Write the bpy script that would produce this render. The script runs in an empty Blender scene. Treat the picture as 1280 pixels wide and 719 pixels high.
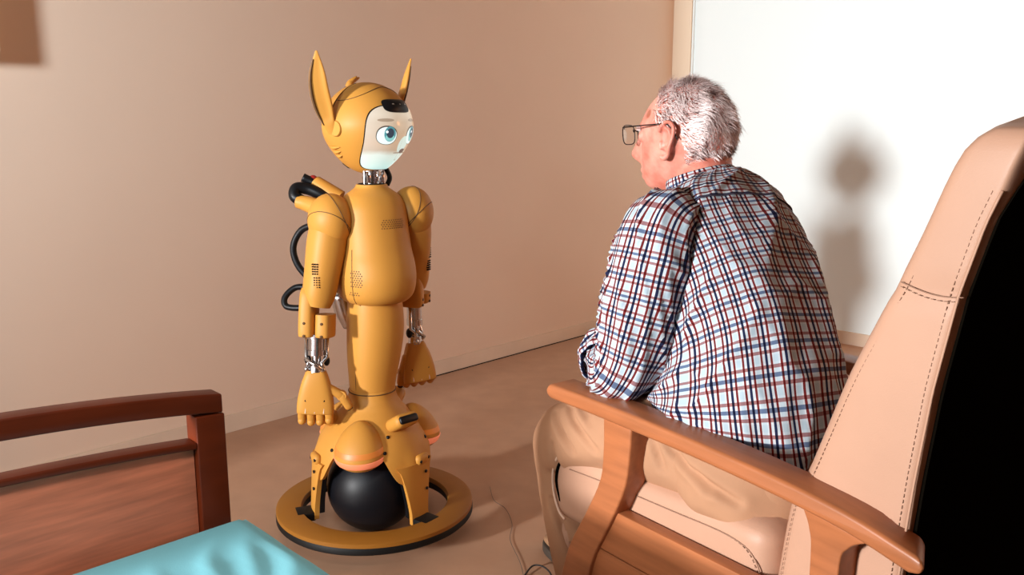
import bpy, bmesh, math, random
import numpy as np
from mathutils import Vector, noise, Euler
from math import sin, cos, pi, radians
random.seed(7)
SC = bpy.context.scene
COL = SC.collection

# ------------------------------------------------------------------ camera
cam_d = bpy.data.cameras.new('camera'); cam = bpy.data.objects.new('camera', cam_d); COL.objects.link(cam)
cam.location = (0, 0, 1.14)
cam.rotation_euler = (radians(90 - 10.7), 0, 0)
cam_d.sensor_width = 36.0; cam_d.lens = 1100 / 1280 * 36.0
cam_d.clip_start = 0.05
SC.camera = cam

# ------------------------------------------------------------------ world, lights, exposure
SC.view_settings.view_transform = 'Standard'; SC.view_settings.look = 'None'
SC.view_settings.gamma = 1.0; SC.view_settings.use_curve_mapping = False
SC.view_settings.exposure = 0.0
wd = bpy.data.worlds.new('world'); SC.world = wd; wd.use_nodes = True
wd.node_tree.nodes['Background'].inputs[0].default_value = (1.0, 0.38, 0.12, 1)
wd.node_tree.nodes['Background'].inputs[1].default_value = 0.055

def area(name, loc, target, size, power, color=(1, 1, 1), shape='DISK', sy=None, spread=180):
    d = bpy.data.lights.new(name, 'AREA'); d.shape = shape; d.size = size
    if sy: d.size_y = sy
    d.energy = power; d.color = color; d.spread = radians(spread)
    o = bpy.data.objects.new(name, d); COL.objects.link(o); o.location = loc
    o.rotation_euler = (Vector(target) - Vector(loc)).to_track_quat('-Z', 'Y').to_euler()
    return o
area('key_softbox', (-5.35, -2.65, 1.70), (1.0, 2.75, 1.4), 0.52, 80, (1.0, 1.0, 1.0), spread=52)
area('side_softbox', (-1.55, -0.55, 1.72), (-1.75, 2.6, 1.45), 0.5, 21, (0.84, 0.98, 1.08), spread=78)
area('chair_fill', (-1.75, -0.35, 1.30), (0.25, 1.45, 0.42), 0.4, 3.0, (1.0, 0.98, 0.94), spread=56)  # unseen fill added to brighten the chair's side and the legs
area('warm_fill', (3.68, 2.22, 1.75), (0.2, 5.5, 1.0), 0.8, 27, (1.0, 0.36, 0.11))  # unseen fill added to warm the left wall near the corner
area('bed_fill', (-.05, .15, 2.2), (-.50, 1.05, .55), 0.3, 1.7, (1.0, 0.95, 0.88), spread=60)  # unseen fill added above the bed to lift sheet and end panel

# ------------------------------------------------------------------ mesh helpers
class MB:
    def __init__(s): s.v = []; s.f = []; s.uv = []; s.mi = []
    def add(s, vs, fs, uvs=None, mi=0):
        b = len(s.v); s.v += [tuple(map(float, p)) for p in vs]
        for i, f in enumerate(fs):
            s.f.append([b + k for k in f]); s.uv.append(uvs[i] if uvs else None); s.mi.append(mi)
        return s
    def xf(s, fn): s.v = [tuple(fn(Vector(p))) for p in s.v]; return s
    def build(s, name, mats, parent=None, smooth=True, angle=None):
        me = bpy.data.meshes.new(name); me.from_pydata(s.v, [], s.f)
        if any(u is not None for u in s.uv):
            l = me.uv_layers.new(name='UVMap'); k = 0
            for f, u in zip(s.f, s.uv):
                for j in range(len(f)):
                    l.data[k].uv = u[j] if u else (0, 0); k += 1
        mats = mats if isinstance(mats, (list, tuple)) else [mats]
        for m in mats: me.materials.append(m)
        me.polygons.foreach_set('material_index', s.mi)
        me.polygons.foreach_set('use_smooth', [smooth] * len(s.f))
        me.update()
        if smooth and angle:
            bm = bmesh.new(); bm.from_mesh(me)
            for e in bm.edges:
                if len(e.link_faces) == 2 and e.calc_face_angle(0) > radians(angle): e.smooth = False
            bm.to_mesh(me); bm.free()
        o = bpy.data.objects.new(name, me); COL.objects.link(o)
        if parent: o.parent = parent
        return o

def nrm(a): a = np.asarray(a, float); return a / (np.linalg.norm(a) + 1e-12)
def cr(ctrl, n):
    """Catmull-Rom resampling of a list of equal-length tuples."""
    c = np.array(ctrl, float); m = len(c)
    if m == 2: return [c[0] + (c[1] - c[0]) * t for t in np.linspace(0, 1, n)]
    p = np.vstack([2 * c[0] - c[1], c, 2 * c[-1] - c[-2]]); out = []
    for t in np.linspace(0, m - 1 - 1e-9, n):
        i = int(t); u = t - i; a, b, d, e = p[i:i + 4]
        out.append(0.5 * (2 * b + (d - a) * u + (2 * a - 5 * b + 4 * d - e) * u * u + (3 * b - a - 3 * d + e) * u ** 3))
    return out
def loft(mb, rings, cap0=True, cap1=True, uscale=None, uv=False, mi=0, v0=0.0, swap=False):
    R = [np.asarray(r, float) for r in rings]; n = len(R[0]); vs = np.vstack(R); fs = []; us = [] if uv else None
    if uv:
        per = np.mean([np.linalg.norm(np.roll(r, -1, 0) - r, axis=1).sum() for r in R]); vl = [v0]
        for i in range(1, len(R)): vl.append(vl[-1] + np.linalg.norm(R[i].mean(0) - R[i - 1].mean(0)))
    for i in range(len(R) - 1):
        for j in range(n):
            k = (j + 1) % n
            fs.append((i * n + j, i * n + k, (i + 1) * n + k, (i + 1) * n + j))
            if uv:
                a, b = j / n * per, (j + 1) / n * per
                q = [(a, vl[i]), (b, vl[i]), (b, vl[i + 1]), (a, vl[i + 1])]
                us.append([(y, x) for x, y in q] if swap else q)
    if cap0: fs.append(tuple(range(n - 1, -1, -1))); us is not None and us.append([(0, 0)] * n)
    if cap1: fs.append(tuple((len(R) - 1) * n + j for j in range(n))); us is not None and us.append([(0, 0)] * n)
    mb.add(vs, fs, us, mi); return mb
def se(t, e):
    c = cos(t); s_ = sin(t); return (abs(c) ** (2 / e) * (1 if c >= 0 else -1), abs(s_) ** (2 / e) * (1 if s_ >= 0 else -1))
def ring(c, A, B, rx, ry, n, e=2.0, ph=0.0):
    c = np.asarray(c, float); A = np.asarray(A); B = np.asarray(B)
    return [c + A * (rx * x) + B * (ry * y) for x, y in (se(2 * pi * j / n + ph, e) for j in range(n))]
def sweep(mb, path, rad, n=12, hint=(0, 0, 1), e=2.0, caps=True, res=None, round_ends=False, **kw):
    """tube along a path; rad = number or list of numbers / (rx, ry); rx lies along hint x tangent"""
    path = [np.asarray(p, float) for p in path]; m = len(path)
    if not isinstance(rad, (list, tuple)): rad = [rad] * m
    rad = [(r, r) if np.isscalar(r) else r for r in rad]
    if res:
        q = cr([list(p) + list(r) for p, r in zip(path, rad)], res); path = [a[:3] for a in q]; rad = [tuple(a[3:]) for a in q]; m = res
    rings = []; B = None
    for i in range(m):
        t = nrm(path[min(i + 1, m - 1)] - path[max(i - 1, 0)])
        h = np.asarray(hint, float) if B is None else B
        A = np.cross(h, t)
        if np.linalg.norm(A) < 1e-4: A = np.cross((1, 0, 0), t)
        A = nrm(A); B = nrm(np.cross(t, A))
        if round_ends and i == 0:
            for k in (0.0, .5, .85): rings.append(ring(path[0] - t * rad[0][0] * math.sqrt(1 - k * k) * .9, A, B, rad[0][0] * max(k, .05), rad[0][1] * max(k, .05), n, e))
        rings.append(ring(path[i], A, B, *rad[i], n, e))
        if round_ends and i == m - 1:
            for k in (.85, .5, 0.0): rings.append(ring(path[-1] + t * rad[-1][0] * math.sqrt(1 - k * k) * .9, A, B, rad[-1][0] * max(k, .05), rad[-1][1] * max(k, .05), n, e))
    return loft(mb, rings, caps, caps, **kw)
def lathe(mb, prof, n=32, c=(0, 0, 0), axis=(0, 0, 1), mi=0):
    ax = nrm(axis); A = nrm(np.cross(ax, (0, 1, 0) if abs(ax[1]) < .9 else (1, 0, 0))); B = np.cross(ax, A); c = np.asarray(c, float)
    return loft(mb, [ring(c + ax * z, A, B, max(r, 1e-4), max(r, 1e-4), n) for r, z in prof], mi=mi)
def box(mb, c, s, bev=0.0, rot=None, mi=0, seg=2):
    bm = bmesh.new(); bmesh.ops.create_cube(bm, size=1)
    for v in bm.verts: v.co = Vector((v.co.x * s[0], v.co.y * s[1], v.co.z * s[2]))
    if bev: bmesh.ops.bevel(bm, geom=bm.edges[:], offset=bev, segments=seg, profile=.5, affect='EDGES')
    if rot is not None:
        m = rot if not isinstance(rot, tuple) else Euler(rot).to_matrix()
        for v in bm.verts: v.co = m @ v.co
    bm.verts.index_update()
    mb.add([v.co + Vector(c) for v in bm.verts], [[v.index for v in f.verts] for f in bm.faces], None, mi); bm.free(); return mb
def prism(mb, poly, x0, x1, bev=0.0, mi=0, axis='x'):
    """polygon in (y, z) extruded along x (or polygon in (x, y) along z)"""
    bm = bmesh.new(); mk = (lambda a, b, t: (t, a, b)) if axis == 'x' else (lambda a, b, t: (a, b, t))
    f = bm.faces.new([bm.verts.new(mk(a, b, x0)) for a, b in poly])
    r = bmesh.ops.extrude_face_region(bm, geom=[f])
    d = Vector(mk(0, 0, x1 - x0))
    for v in r['geom']:
        if isinstance(v, bmesh.types.BMVert): v.co += d
    bmesh.ops.recalc_face_normals(bm, faces=bm.faces[:])
    if bev:
        es = [e for e in bm.edges if len(e.link_faces) == 2 and e.calc_face_angle(0) > radians(40)]
        bmesh.ops.bevel(bm, geom=es, offset=bev, segments=3, profile=.5, affect='EDGES', clamp_overlap=True)
    bm.verts.index_update()
    mb.add([v.co for v in bm.verts], [[v.index for v in f.verts] for f in bm.faces], None, mi); bm.free(); return mb
def ellipsoid(mb, c, r, n=24, m=16, rot=None, mi=0):
    vs = []
    for i in range(1, m):
        p = pi * i / m
        for j in range(n): vs.append(Vector((r[0] * sin(p) * cos(2 * pi * j / n), r[1] * sin(p) * sin(2 * pi * j / n), r[2] * cos(p))))
    vs += [Vector((0, 0, r[2])), Vector((0, 0, -r[2]))]
    if rot is not None: vs = [rot @ v for v in vs]
    fs = [(i * n + j, (i + 1) * n + j, (i + 1) * n + (j + 1) % n, i * n + (j + 1) % n) for i in range(m - 2) for j in range(n)]
    T, Bt = len(vs) - 2, len(vs) - 1
    fs += [(T, j, (j + 1) % n) for j in range(n)] + [(Bt, (m - 2) * n + (j + 1) % n, (m - 2) * n + j) for j in range(n)]
    return mb.add([v + Vector(c) for v in vs], fs, None, mi)
def thing(name, label, cat, loc=(0, 0, 0), rz=0.0, group=None):
    o = bpy.data.objects.new(name, None); COL.objects.link(o); o.location = loc; o.rotation_euler = (0, 0, rz)
    o.empty_display_size = .05; o['label'] = label; o['category'] = cat
    if group: o['group'] = group
    return o
def struct(o): o['kind'] = 'structure'; return o
def stuff(o): o['kind'] = 'stuff'; return o
def sm(a, b, x):
    t = min(1, max(0, (x - a) / (b - a))); return t * t * (3 - 2 * t)
def gs(x, s): return math.exp(-(x / s) ** 2)
def N(x, y, z=0.0): return noise.noise(Vector((x, y, z)))

# ------------------------------------------------------------------ materials
def mat(name, col, rough=.5, metal=0.0, var=0.0, vscale=8.0, bump=0.0, bscale=200.0, spec=.5, emis=None, coat=0.0, stretch=None):
    m = bpy.data.materials.new(name); m.use_nodes = True; nt = m.node_tree; b = nt.nodes['Principled BSDF']
    b.inputs['Base Color'].default_value = (*col, 1); b.inputs['Roughness'].default_value = rough
    b.inputs['Metallic'].default_value = metal; b.inputs['Specular IOR Level'].default_value = spec
    if coat: b.inputs['Coat Weight'].default_value = coat; b.inputs['Coat Roughness'].default_value = .25
    if emis: b.inputs['Emission Color'].default_value = (*emis[0], 1); b.inputs['Emission Strength'].default_value = emis[1]
    tc = nt.nodes.new('ShaderNodeTexCoord'); mp = nt.nodes.new('ShaderNodeMapping'); nt.links.new(tc.outputs['Object'], mp.inputs[0])
    if stretch: mp.inputs['Scale'].default_value = stretch
    if var:
        n = nt.nodes.new('ShaderNodeTexNoise'); n.inputs['Scale'].default_value = vscale; n.inputs['Detail'].default_value = 6
        nt.links.new(mp.outputs[0], n.inputs['Vector'])
        r = nt.nodes.new('ShaderNodeValToRGB'); r.color_ramp.elements[0].position = .3; r.color_ramp.elements[1].position = .7
        r.color_ramp.elements[0].color = (*[c * (1 - var) for c in col], 1); r.color_ramp.elements[1].color = (*[min(1, c * (1 + var)) for c in col], 1)
        nt.links.new(n.outputs[0], r.inputs[0]); nt.links.new(r.outputs[0], b.inputs['Base Color'])
    if bump:
        n = nt.nodes.new('ShaderNodeTexNoise'); n.inputs['Scale'].default_value = bscale; n.inputs['Detail'].default_value = 3
        nt.links.new(mp.outputs[0], n.inputs['Vector'])
        bp = nt.nodes.new('ShaderNodeBump'); bp.inputs['Strength'].default_value = bump; bp.inputs['Distance'].default_value = .002
        nt.links.new(n.outputs[0], bp.inputs['Height']); nt.links.new(bp.outputs[0], b.inputs['Normal'])
    return m
M_wall = mat('beige_wall_paint', (.77, .58, .44), .85, var=.03, vscale=1.2, bump=.06, bscale=160)
M_wallr = mat('white_wall_paint', (.82, .92, .93), .8, bump=.04, bscale=160)
M_jamb = mat('cream_trim_paint', (.86, .72, .55), .5)
M_base = mat('baseboard_paint', (.74, .58, .44), .6, var=.05, vscale=6)
M_floor = mat('vinyl_floor', (.46, .265, .165), .55, var=.07, vscale=9, bump=.05, bscale=90)
M_ceil = mat('ceiling_paint', (.36, .30, .24), .9)
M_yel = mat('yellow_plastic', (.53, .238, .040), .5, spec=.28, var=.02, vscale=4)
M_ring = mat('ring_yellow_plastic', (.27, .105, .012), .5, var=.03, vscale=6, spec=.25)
M_yel2 = mat('yellow_panel_gap', (.10, .045, .012), .7)
M_blk = mat('black_rubber', (.004, .004, .005), .42, spec=.25)
M_blkm = mat('black_plastic', (.005, .0045, .004), .55, spec=.2)
M_ball = mat('ball_rubber', (.003, .003, .005), .45, spec=.28, bump=.05, bscale=150)
M_chr = mat('brushed_steel', (.62, .60, .60), .22, 1.0)
M_red = mat('red_button', (.30, .015, .012), .4)
M_glow = mat('amber_light_band', (.62, .22, .10), .45, emis=((1.0, .22, .11), .38))
M_glow2 = mat('amber_light_upper_band', (.50, .17, .03), .45, emis=((1.0, .25, .03), .16))
M_wood = mat('beech_wood', (.36, .120, .045), .38, var=.16, vscale=5, stretch=(12, 1.2, 12), spec=.4)
M_woodp = mat('beech_panel_wood', (.36, .120, .044), .42, var=.16, vscale=5, stretch=(10, 1.0, 14), spec=.4)
M_mah = mat('stained_bed_wood', (.12, .017, .003), .42, var=.18, vscale=4, stretch=(2, 2, 10), spec=.25)
M_veneer = mat('bed_panel_veneer', (.66, .20, .105), .45, var=.22, vscale=5, stretch=(1.5, 1.5, 16))
M_sheet = mat('blue_sheet', (.20, .56, .66), .85, var=.03, vscale=5, bump=.1, bscale=500)
M_lea = mat('beige_leather', (.47, .265, .178), .5, var=.04, vscale=6, bump=.12, bscale=420, spec=.35)
M_stitch = mat('stitch_thread', (.26, .14, .09), .8)
M_pip = mat('pale_piping', (.70, .48, .36), .5)
M_dark = mat('near_black_matte', (.004, .003, .002), .95, spec=0.0)  # one even near-black tone, used for rear panel, seat pan and gaps
M_tr = mat('tan_chino_cotton', (.40, .205, .112), .85, var=.05, vscale=14, bump=.15, bscale=900)
M_trs = mat('trouser_seam', (.20, .10, .05), .9)
M_frame = mat('spectacle_frame', (.02, .012, .010), .3, .6)
M_shoe = mat('tan_suede', (.30, .16, .08), .85, var=.1, vscale=30)
M_lace = mat('dark_lace', (.014, .011, .010), .7)
M_cord = mat('thin_grey_cord', (.12, .09, .07), .6)
M_sole = mat('shoe_sole', (.05, .035, .025), .7)
def skin_mat():
    m = mat('skin', (.52, .21, .145), .48, spec=.4, bump=.18, bscale=260); nt = m.node_tree; b = nt.nodes['Principled BSDF']
    b.inputs['Subsurface Weight'].default_value = .12; b.inputs['Subsurface Radius'].default_value = (.012, .004, .002); b.inputs['Subsurface Scale'].default_value = .5
    tc = nt.nodes.new('ShaderNodeTexCoord')
    n = nt.nodes.new('ShaderNodeTexNoise'); n.inputs['Scale'].default_value = 26; n.inputs['Detail'].default_value = 5
    nt.links.new(tc.outputs['Object'], n.inputs['Vector'])
    r = nt.nodes.new('ShaderNodeValToRGB'); r.color_ramp.elements[0].position = .35; r.color_ramp.elements[1].position = .68
    r.color_ramp.elements[0].color = (.52, .15, .105, 1); r.color_ramp.elements[1].color = (.68, .30, .23, 1)
    nt.links.new(n.outputs[0], r.inputs[0])
    # brown age mark on the temple
    d = nt.nodes.new('ShaderNodeVectorMath'); d.operation = 'DISTANCE'; nt.links.new(tc.outputs['Object'], d.inputs[0])
    d.inputs[1].default_value = AGE_SPOT
    lt = nt.nodes.new('ShaderNodeMapRange'); lt.inputs[1].default_value = .008; lt.inputs[2].default_value = .011; lt.inputs[3].default_value = .75; lt.inputs[4].default_value = 0
    nt.links.new(d.outputs['Value'], lt.inputs[0])
    mx = nt.nodes.new('ShaderNodeMix'); mx.data_type = 'RGBA'; nt.links.new(lt.outputs[0], mx.inputs[0])
    nt.links.new(r.outputs[0], mx.inputs[6]); mx.inputs[7].default_value = (.26, .07, .03, 1)
    nt.links.new(mx.outputs[2], b.inputs['Base Color']); return m
def plaid(name):
    m = bpy.data.materials.new(name); m.use_nodes = True; nt = m.node_tree; b = nt.nodes['Principled BSDF']
    b.inputs['Roughness'].default_value = .9; b.inputs['Specular IOR Level'].default_value = .15
    uv = nt.nodes.new('ShaderNodeUVMap'); sp = nt.nodes.new('ShaderNodeSeparateXYZ'); nt.links.new(uv.outputs[0], sp.inputs[0])
    W = (.60, .62, .64)
    nv, rd, lb = (.014, .018, .055), (.17, .018, .018), (.47, .55, .60)
    nv2, rd2, lb2 = (.13, .16, .25), (.33, .15, .15), (.53, .575, .61)
    def axis(out, cols):
        mu = nt.nodes.new('ShaderNodeMath'); mu.operation = 'MULTIPLY'; mu.inputs[1].default_value = 1 / .035; nt.links.new(out, mu.inputs[0])
        fr = nt.nodes.new('ShaderNodeMath'); fr.operation = 'FRACT'; nt.links.new(mu.outputs[0], fr.inputs[0])
        r = nt.nodes.new('ShaderNodeValToRGB'); r.color_ramp.interpolation = 'CONSTANT'; el = r.color_ramp.elements
        a, c, d = cols
        st = [(0, a), (.135, W), (.27, c), (.385, W), (.46, d), (.68, W), (.75, c), (.865, W)]
        el[0].position = 0; el[0].color = (*a, 1); el[1].position = st[1][0]; el[1].color = (*W, 1)
        for p, k in st[2:]:
            e = el.new(p); e.color = (*k, 1)
        nt.links.new(fr.outputs[0], r.inputs[0]); return r.outputs[0]
    A = axis(sp.outputs[0], (nv, rd, lb)); B = axis(sp.outputs[1], (nv2, rd2, lb2))
    mx = nt.nodes.new('ShaderNodeMix'); mx.data_type = 'RGBA'; mx.blend_type = 'MULTIPLY'; mx.inputs[0].default_value = 1
    nt.links.new(A, mx.inputs[6]); nt.links.new(B, mx.inputs[7])
    g = nt.nodes.new('ShaderNodeVectorMath'); g.operation = 'SCALE'; g.inputs['Scale'].default_value = 1.5
    nt.links.new(mx.outputs[2], g.inputs[0]); nt.links.new(g.outputs[0], b.inputs['Base Color'])
    n = nt.nodes.new('ShaderNodeTexNoise'); n.inputs['Scale'].default_value = 700; bp = nt.nodes.new('ShaderNodeBump'); bp.inputs['Strength'].default_value = .15; bp.inputs['Distance'].default_value = .001
    nt.links.new(n.outputs[0], bp.inputs['Height']); nt.links.new(bp.outputs[0], b.inputs['Normal'])
    return m
M_shirt = plaid('plaid_shirt_cotton')
def screen_mat():
    """face shown on the head's screen: pale muzzle below, tan brow above"""
    m = bpy.data.materials.new('face_screen_picture'); m.use_nodes = True; nt = m.node_tree; b = nt.nodes['Principled BSDF']
    b.inputs['Base Color'].default_value = (.25, .24, .22, 1); b.inputs['Roughness'].default_value = .15
    uv = nt.nodes.new('ShaderNodeUVMap'); sp = nt.nodes.new('ShaderNodeSeparateXYZ'); nt.links.new(uv.outputs[0], sp.inputs[0])
    r = nt.nodes.new('ShaderNodeValToRGB'); el = r.color_ramp.elements
    el[0].position = 0; el[0].color = (.55, .88, .84, 1); el[1].position = 1; el[1].color = (.62, .50, .36, 1)
    for p, c in ((.12, (.62, .93, .88)), (.33, (.74, .88, .80)), (.41, (.55, .40, .27)), (.50, (.62, .42, .27)), (.78, (.58, .43, .29)), (.9, (.66, .54, .40))):
        e = el.new(p); e.color = (*c, 1)
    n = nt.nodes.new('ShaderNodeTexNoise'); n.inputs['Scale'].default_value = 5; nt.links.new(uv.outputs[0], n.inputs['Vector'])
    ad = nt.nodes.new('ShaderNodeMath'); ad.operation = 'MULTIPLY_ADD'; ad.inputs[1].default_value = .06
    nt.links.new(n.outputs[0], ad.inputs[0]); nt.links.new(sp.outputs[1], ad.inputs[2]); nt.links.new(ad.outputs[0], r.inputs[0])
    nt.links.new(r.outputs[0], b.inputs['Emission Color']); b.inputs['Emission Strength'].default_value = .84
    return m
def emit(name, c, s=.6): return mat(name, tuple(x * .25 for x in c), .2, emis=(c, s))

# ------------------------------------------------------------------ setting
WA = np.array([-1.061, 3.129]); WD = np.array([.690, .724]); WN = np.array([.724, -.690])   # left wall foot line, its direction and inward normal
CORN = np.array([.935, 5.223]); RD = WN                                                       # corner; right wall runs along WN
def slab(name, p, d, nout, length, z0, z1, th, m, off=0.0):
    """vertical slab: foot from p along d, faces -nout side, thickness th to nout"""
    p = np.asarray(p, float) + np.asarray(d) * off; q = p + np.asarray(d) * length; e = np.asarray(nout) * th
    b = MB(); c = [p, q, q + e, p + e]
    b.add([(*k, z0) for k in c] + [(*k, z1) for k in c], [(0, 1, 2, 3), (7, 6, 5, 4), (0, 4, 5, 1), (1, 5, 6, 2), (2, 6, 7, 3), (3, 7, 4, 0)])
    return b.build(name, m, smooth=False)
struct(slab('wall_left', CORN, -WD, -WN, 5.6, 0, 2.62, .1, M_wall))
struct(slab('wall_right', CORN, RD, WD, 4.6, 0, 2.62, .1, M_wallr))
struct(slab('trim_1', CORN + RD * .0005, RD, -WD, .118, 0, 2.619, .022, M_jamb))
struct(slab('trim_2', CORN + RD * .1195, RD, -WD, .010, 0, 2.619, .012, M_wallr))
struct(slab('baseboard_left', CORN + WN * .0005 - WD * .023, -WD, WN, 5.5, .0005, .066, .012, M_base))
struct(slab('baseboard_right', CORN + RD * .131 - WD * .0005, RD, -WD, 4.4, .0005, .066, .012, M_base))
b = MB(); b.add([(-4.5, -3.2, 0), (5.2, -3.2, 0), (5.2, 5.6, 0), (-4.5, 5.6, 0)], [(0, 1, 2, 3)]); struct(b.build('floor', M_floor, smooth=False))
b = MB(); b.add([(-3.2, 1.2, 2.62), (4.6, 1.2, 2.62), (4.6, 5.6, 2.62), (-3.2, 5.6, 2.62)], [(0, 3, 2, 1)]); struct(b.build('ceiling', M_ceil, smooth=False))

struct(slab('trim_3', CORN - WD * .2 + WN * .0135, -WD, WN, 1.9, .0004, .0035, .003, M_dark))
# cabinet hung on the wall beyond the left edge of the view: its shade falls on the wall's top left corner
cb = CORN - WD * 3.87
t = thing('wall_cabinet', 'pale wall cabinet hung high on the beige wall beyond the bed', 'cabinet', (cb[0], cb[1], 1.325), math.atan2(WD[1], WD[0]))
b = MB(); box(b, (0, -.066, .36), (.6, .13, .72), .006); b.build('carcass', M_jamb, t, False)
for s in (-1, 1):
    b = MB(); box(b, (s * .149, -.141, .36), (.292, .018, .71), .004); d = b.build('door', M_jamb, t, False)
    b = MB(); sweep(b, [(s * .03, -.150, .12), (s * .03, -.165, .13), (s * .03, -.165, .24), (s * .03, -.150, .25)], .005, 8); b.build('handle', M_chr, d)

wp = CORN - WD * 5.15  # unseen tall box, added to keep the key light off the left wall
t = thing('blocker', 'tall pale wardrobe added out of view to keep the key light off the beige wall', 'blocker', (wp[0], wp[1], 0), math.atan2(WD[1], WD[0]))
b = MB(); box(b, (0, -.191, .97), (1.05, .380, 1.93), .006); b.build('carcass', M_jamb, t, False)
for s in (-1, 1):
    b = MB(); box(b, (s * .262, -.392, .97), (.518, .018, 1.90), .004); d = b.build('door', M_jamb, t, False)
    b = MB(); sweep(b, [(s * .04, -.401, .95), (s * .04, -.42, .96), (s * .04, -.42, 1.10), (s * .04, -.401, 1.11)], .006, 8); b.build('handle', M_chr, d)
# door stop on the floor near the corner
t = thing('door_stop', 'small black-topped steel door stop on the floor by the baseboard', 'door stop', (.50, 4.62, 0))
b = MB(); lathe(b, [(.018, 0), (.018, .034)], 20); b.build('steel_base', M_chr, t, True, 40)
b = MB(); lathe(b, [(.021, .034), (.022, .040), (.022, .058), (.017, .064)], 20); b.build('rubber_cap', M_blk, t, True, 40)

# thin cord lying on the floor
t = thing('floor_cord', 'thin dark cord trailing over the floor between robot and armchair', 'cord', (0, 0, 0))
pts = [(-.07, 2.62, .003), (-.055, 2.52, .003), (-.02, 2.46, .003), (.0, 2.36, .003), (-.005, 2.26, .003), (.02, 2.14, .003), (.03, 2.06, .003)]
b = MB(); sweep(b, pts, .0008, 6, res=50); b.build('thin_wire', M_cord, t)
b = MB(); sweep(b, [(.03, 2.06, .004), (.055, 2.10, .012), (.085, 2.085, .014), (.10, 2.05, .006), (.07, 2.03, .004), (.035, 2.045, .004), (.03, 2.06, .006)], .0022, 8, res=50)
sweep(b, [(.04, 2.0, .004), (.09, 1.99, .010), (.14, 2.02, .02)], .0024, 8, res=16); b.build('cord_loop', M_lace, t)
# ------------------------------------------------------------------ bed (foot end towards the wall)
BD = nrm((.72, .694, 0)); BN = nrm((.694, -.72, 0)); BQ = np.array([-.444, 1.30, 0])
bed = thing('care_bed', 'wooden care bed end with arched top rail and pale veneer panel', 'bed', tuple(BQ), math.atan2(BD[1], BD[0]))
# local: x along the board (towards -x it runs out of frame), -y into the room (mattress side)
LW = .92
def arch(x, z0, k): u = (x + LW / 2) / (LW / 2); return z0 + k * (1 - u * u)
def rail(z0, k, h, x0, x1, y0, y1, m, name, bev=.003):
    xs = np.linspace(x0, x1, 25); poly = [(x, arch(x, z0, k)) for x in xs] + [(x, arch(x, z0 - h, k)) for x in xs[::-1]]
    b = MB(); prism(b, poly, 0, 1, 0)
    o = MB(); prism(o, poly, y0, y1, bev)
    o.v = [(p[1], p[0], p[2]) for p in o.v]; o.f = [f[::-1] for f in o.f]
    return o.build(name, m, bed, True, 35)
rail(.728, .036, .030, -LW + .02, -.002, .0, .036, M_mah, 'top_rail', .003)
rail(.655, .026, .011, -LW + .046, -.046, .001, .034, M_mah, 'panel_rail', .003)
rail(.642, .026, .40, -LW + .047, -.047, .013, .025, M_veneer, 'end_panel', .001)
for x0 in (-.046, -LW):
    b = MB(); poly = [(x0, 0), (x0 + .046, 0), (x0 + .046, .728 - .031), (x0, .728 - .031 + (.003 if x0 > -.5 else 0))]
    prism(b, poly, 0, .036, .002); b.v = [(p[1], p[0], p[2]) for p in b.v]; b.f = [f[::-1] for f in b.f]; b.build('end_post', M_mah, bed, True, 35)
b = MB(); sweep(b, [(-.12, .012, .16), (-.12, -.9, .16)], .02, 8); sweep(b, [(-LW + .12, .012, .16), (-LW + .12, -.9, .16)], .02, 8); b.build('bed_frame', M_mah, bed)
# mattress under a fitted blue sheet
n1, n2 = 90, 90; b = MB(); X0, X1, Y0, Y1 = -LW + .02, .022, -.95, -.004
vs = []; 
def mz(x, y):
    e = min(x - X0, X1 - x, y - Y0, Y1 - y); z = .531 - .016 * (1 - sm(0, .035, e)) ** 2
    # draped folds running away from the board corner
    a = (x * .72 - y * .62); c = (x * .62 + y * .78)
    z += .0055 * sm(.02, .16, -y) * sum(w * gs(((a - a0) + .35 * (c - c0) + .03 * N(c * 9, a0 * 7)) , s_) * gs(c - c0, L) for a0, c0, s_, L, w in
         ((.02, -.16, .012, .11, .9), (.075, -.17, .011, .10, .8), (.13, -.22, .014, .13, .9), (-.04, -.22, .013, .10, .7), (.18, -.16, .010, .09, .6), (-.10, -.24, .014, .12, .6)))
    return z + .0035 * N(x * 9, y * 9, 2) * sm(0, .08, -y)
for i in range(n1 + 1):
    for j in range(n2 + 1):
        x = X0 + (X1 - X0) * i / n1; y = Y0 + (Y1 - Y0) * (1 - (1 - j / n2) ** 1.6); vs.append((x, y, mz(x, y)))
fs = [(i * (n2 + 1) + j, (i + 1) * (n2 + 1) + j, (i + 1) * (n2 + 1) + j + 1, i * (n2 + 1) + j + 1) for i in range(n1) for j in range(n2)]
per = [i * (n2 + 1) for i in range(n1 + 1)] + [n1 * (n2 + 1) + j for j in range(1, n2 + 1)] + [i * (n2 + 1) + n2 for i in range(n1 - 1, -1, -1)] + [j for j in range(n2 - 1, 0, -1)]
k0 = len(vs); vs += [(vs[p][0], vs[p][1], .36) for p in per]; L = len(per)
fs += [(per[i], k0 + i, k0 + (i + 1) % L, per[(i + 1) % L]) for i in range(L)]; fs.append(tuple(k0 + i for i in range(L)))
b.add(vs, fs); b.build('mattress', M_sheet, bed, True, 50)

# ------------------------------------------------------------------ robot
RB = (-.389, 2.354, .0365); YAW = radians(33)
rob = thing('humanoid_robot', 'yellow humanoid robot with long ears balancing on a black ball', 'robot', RB, YAW); rob.scale = (.969, .969, .969)
BY = radians(-8) - YAW                      # the three fold base is turned against the body
def az(a, r, z): return np.array([r * sin(a), -r * cos(a), z])     # azimuth 0 = local front
# ball
b = MB(); ellipsoid(b, (-.006, 0, .0952), (.1325, .1325, .1325), 56, 36); b.build('ball', M_ball, rob)
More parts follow.
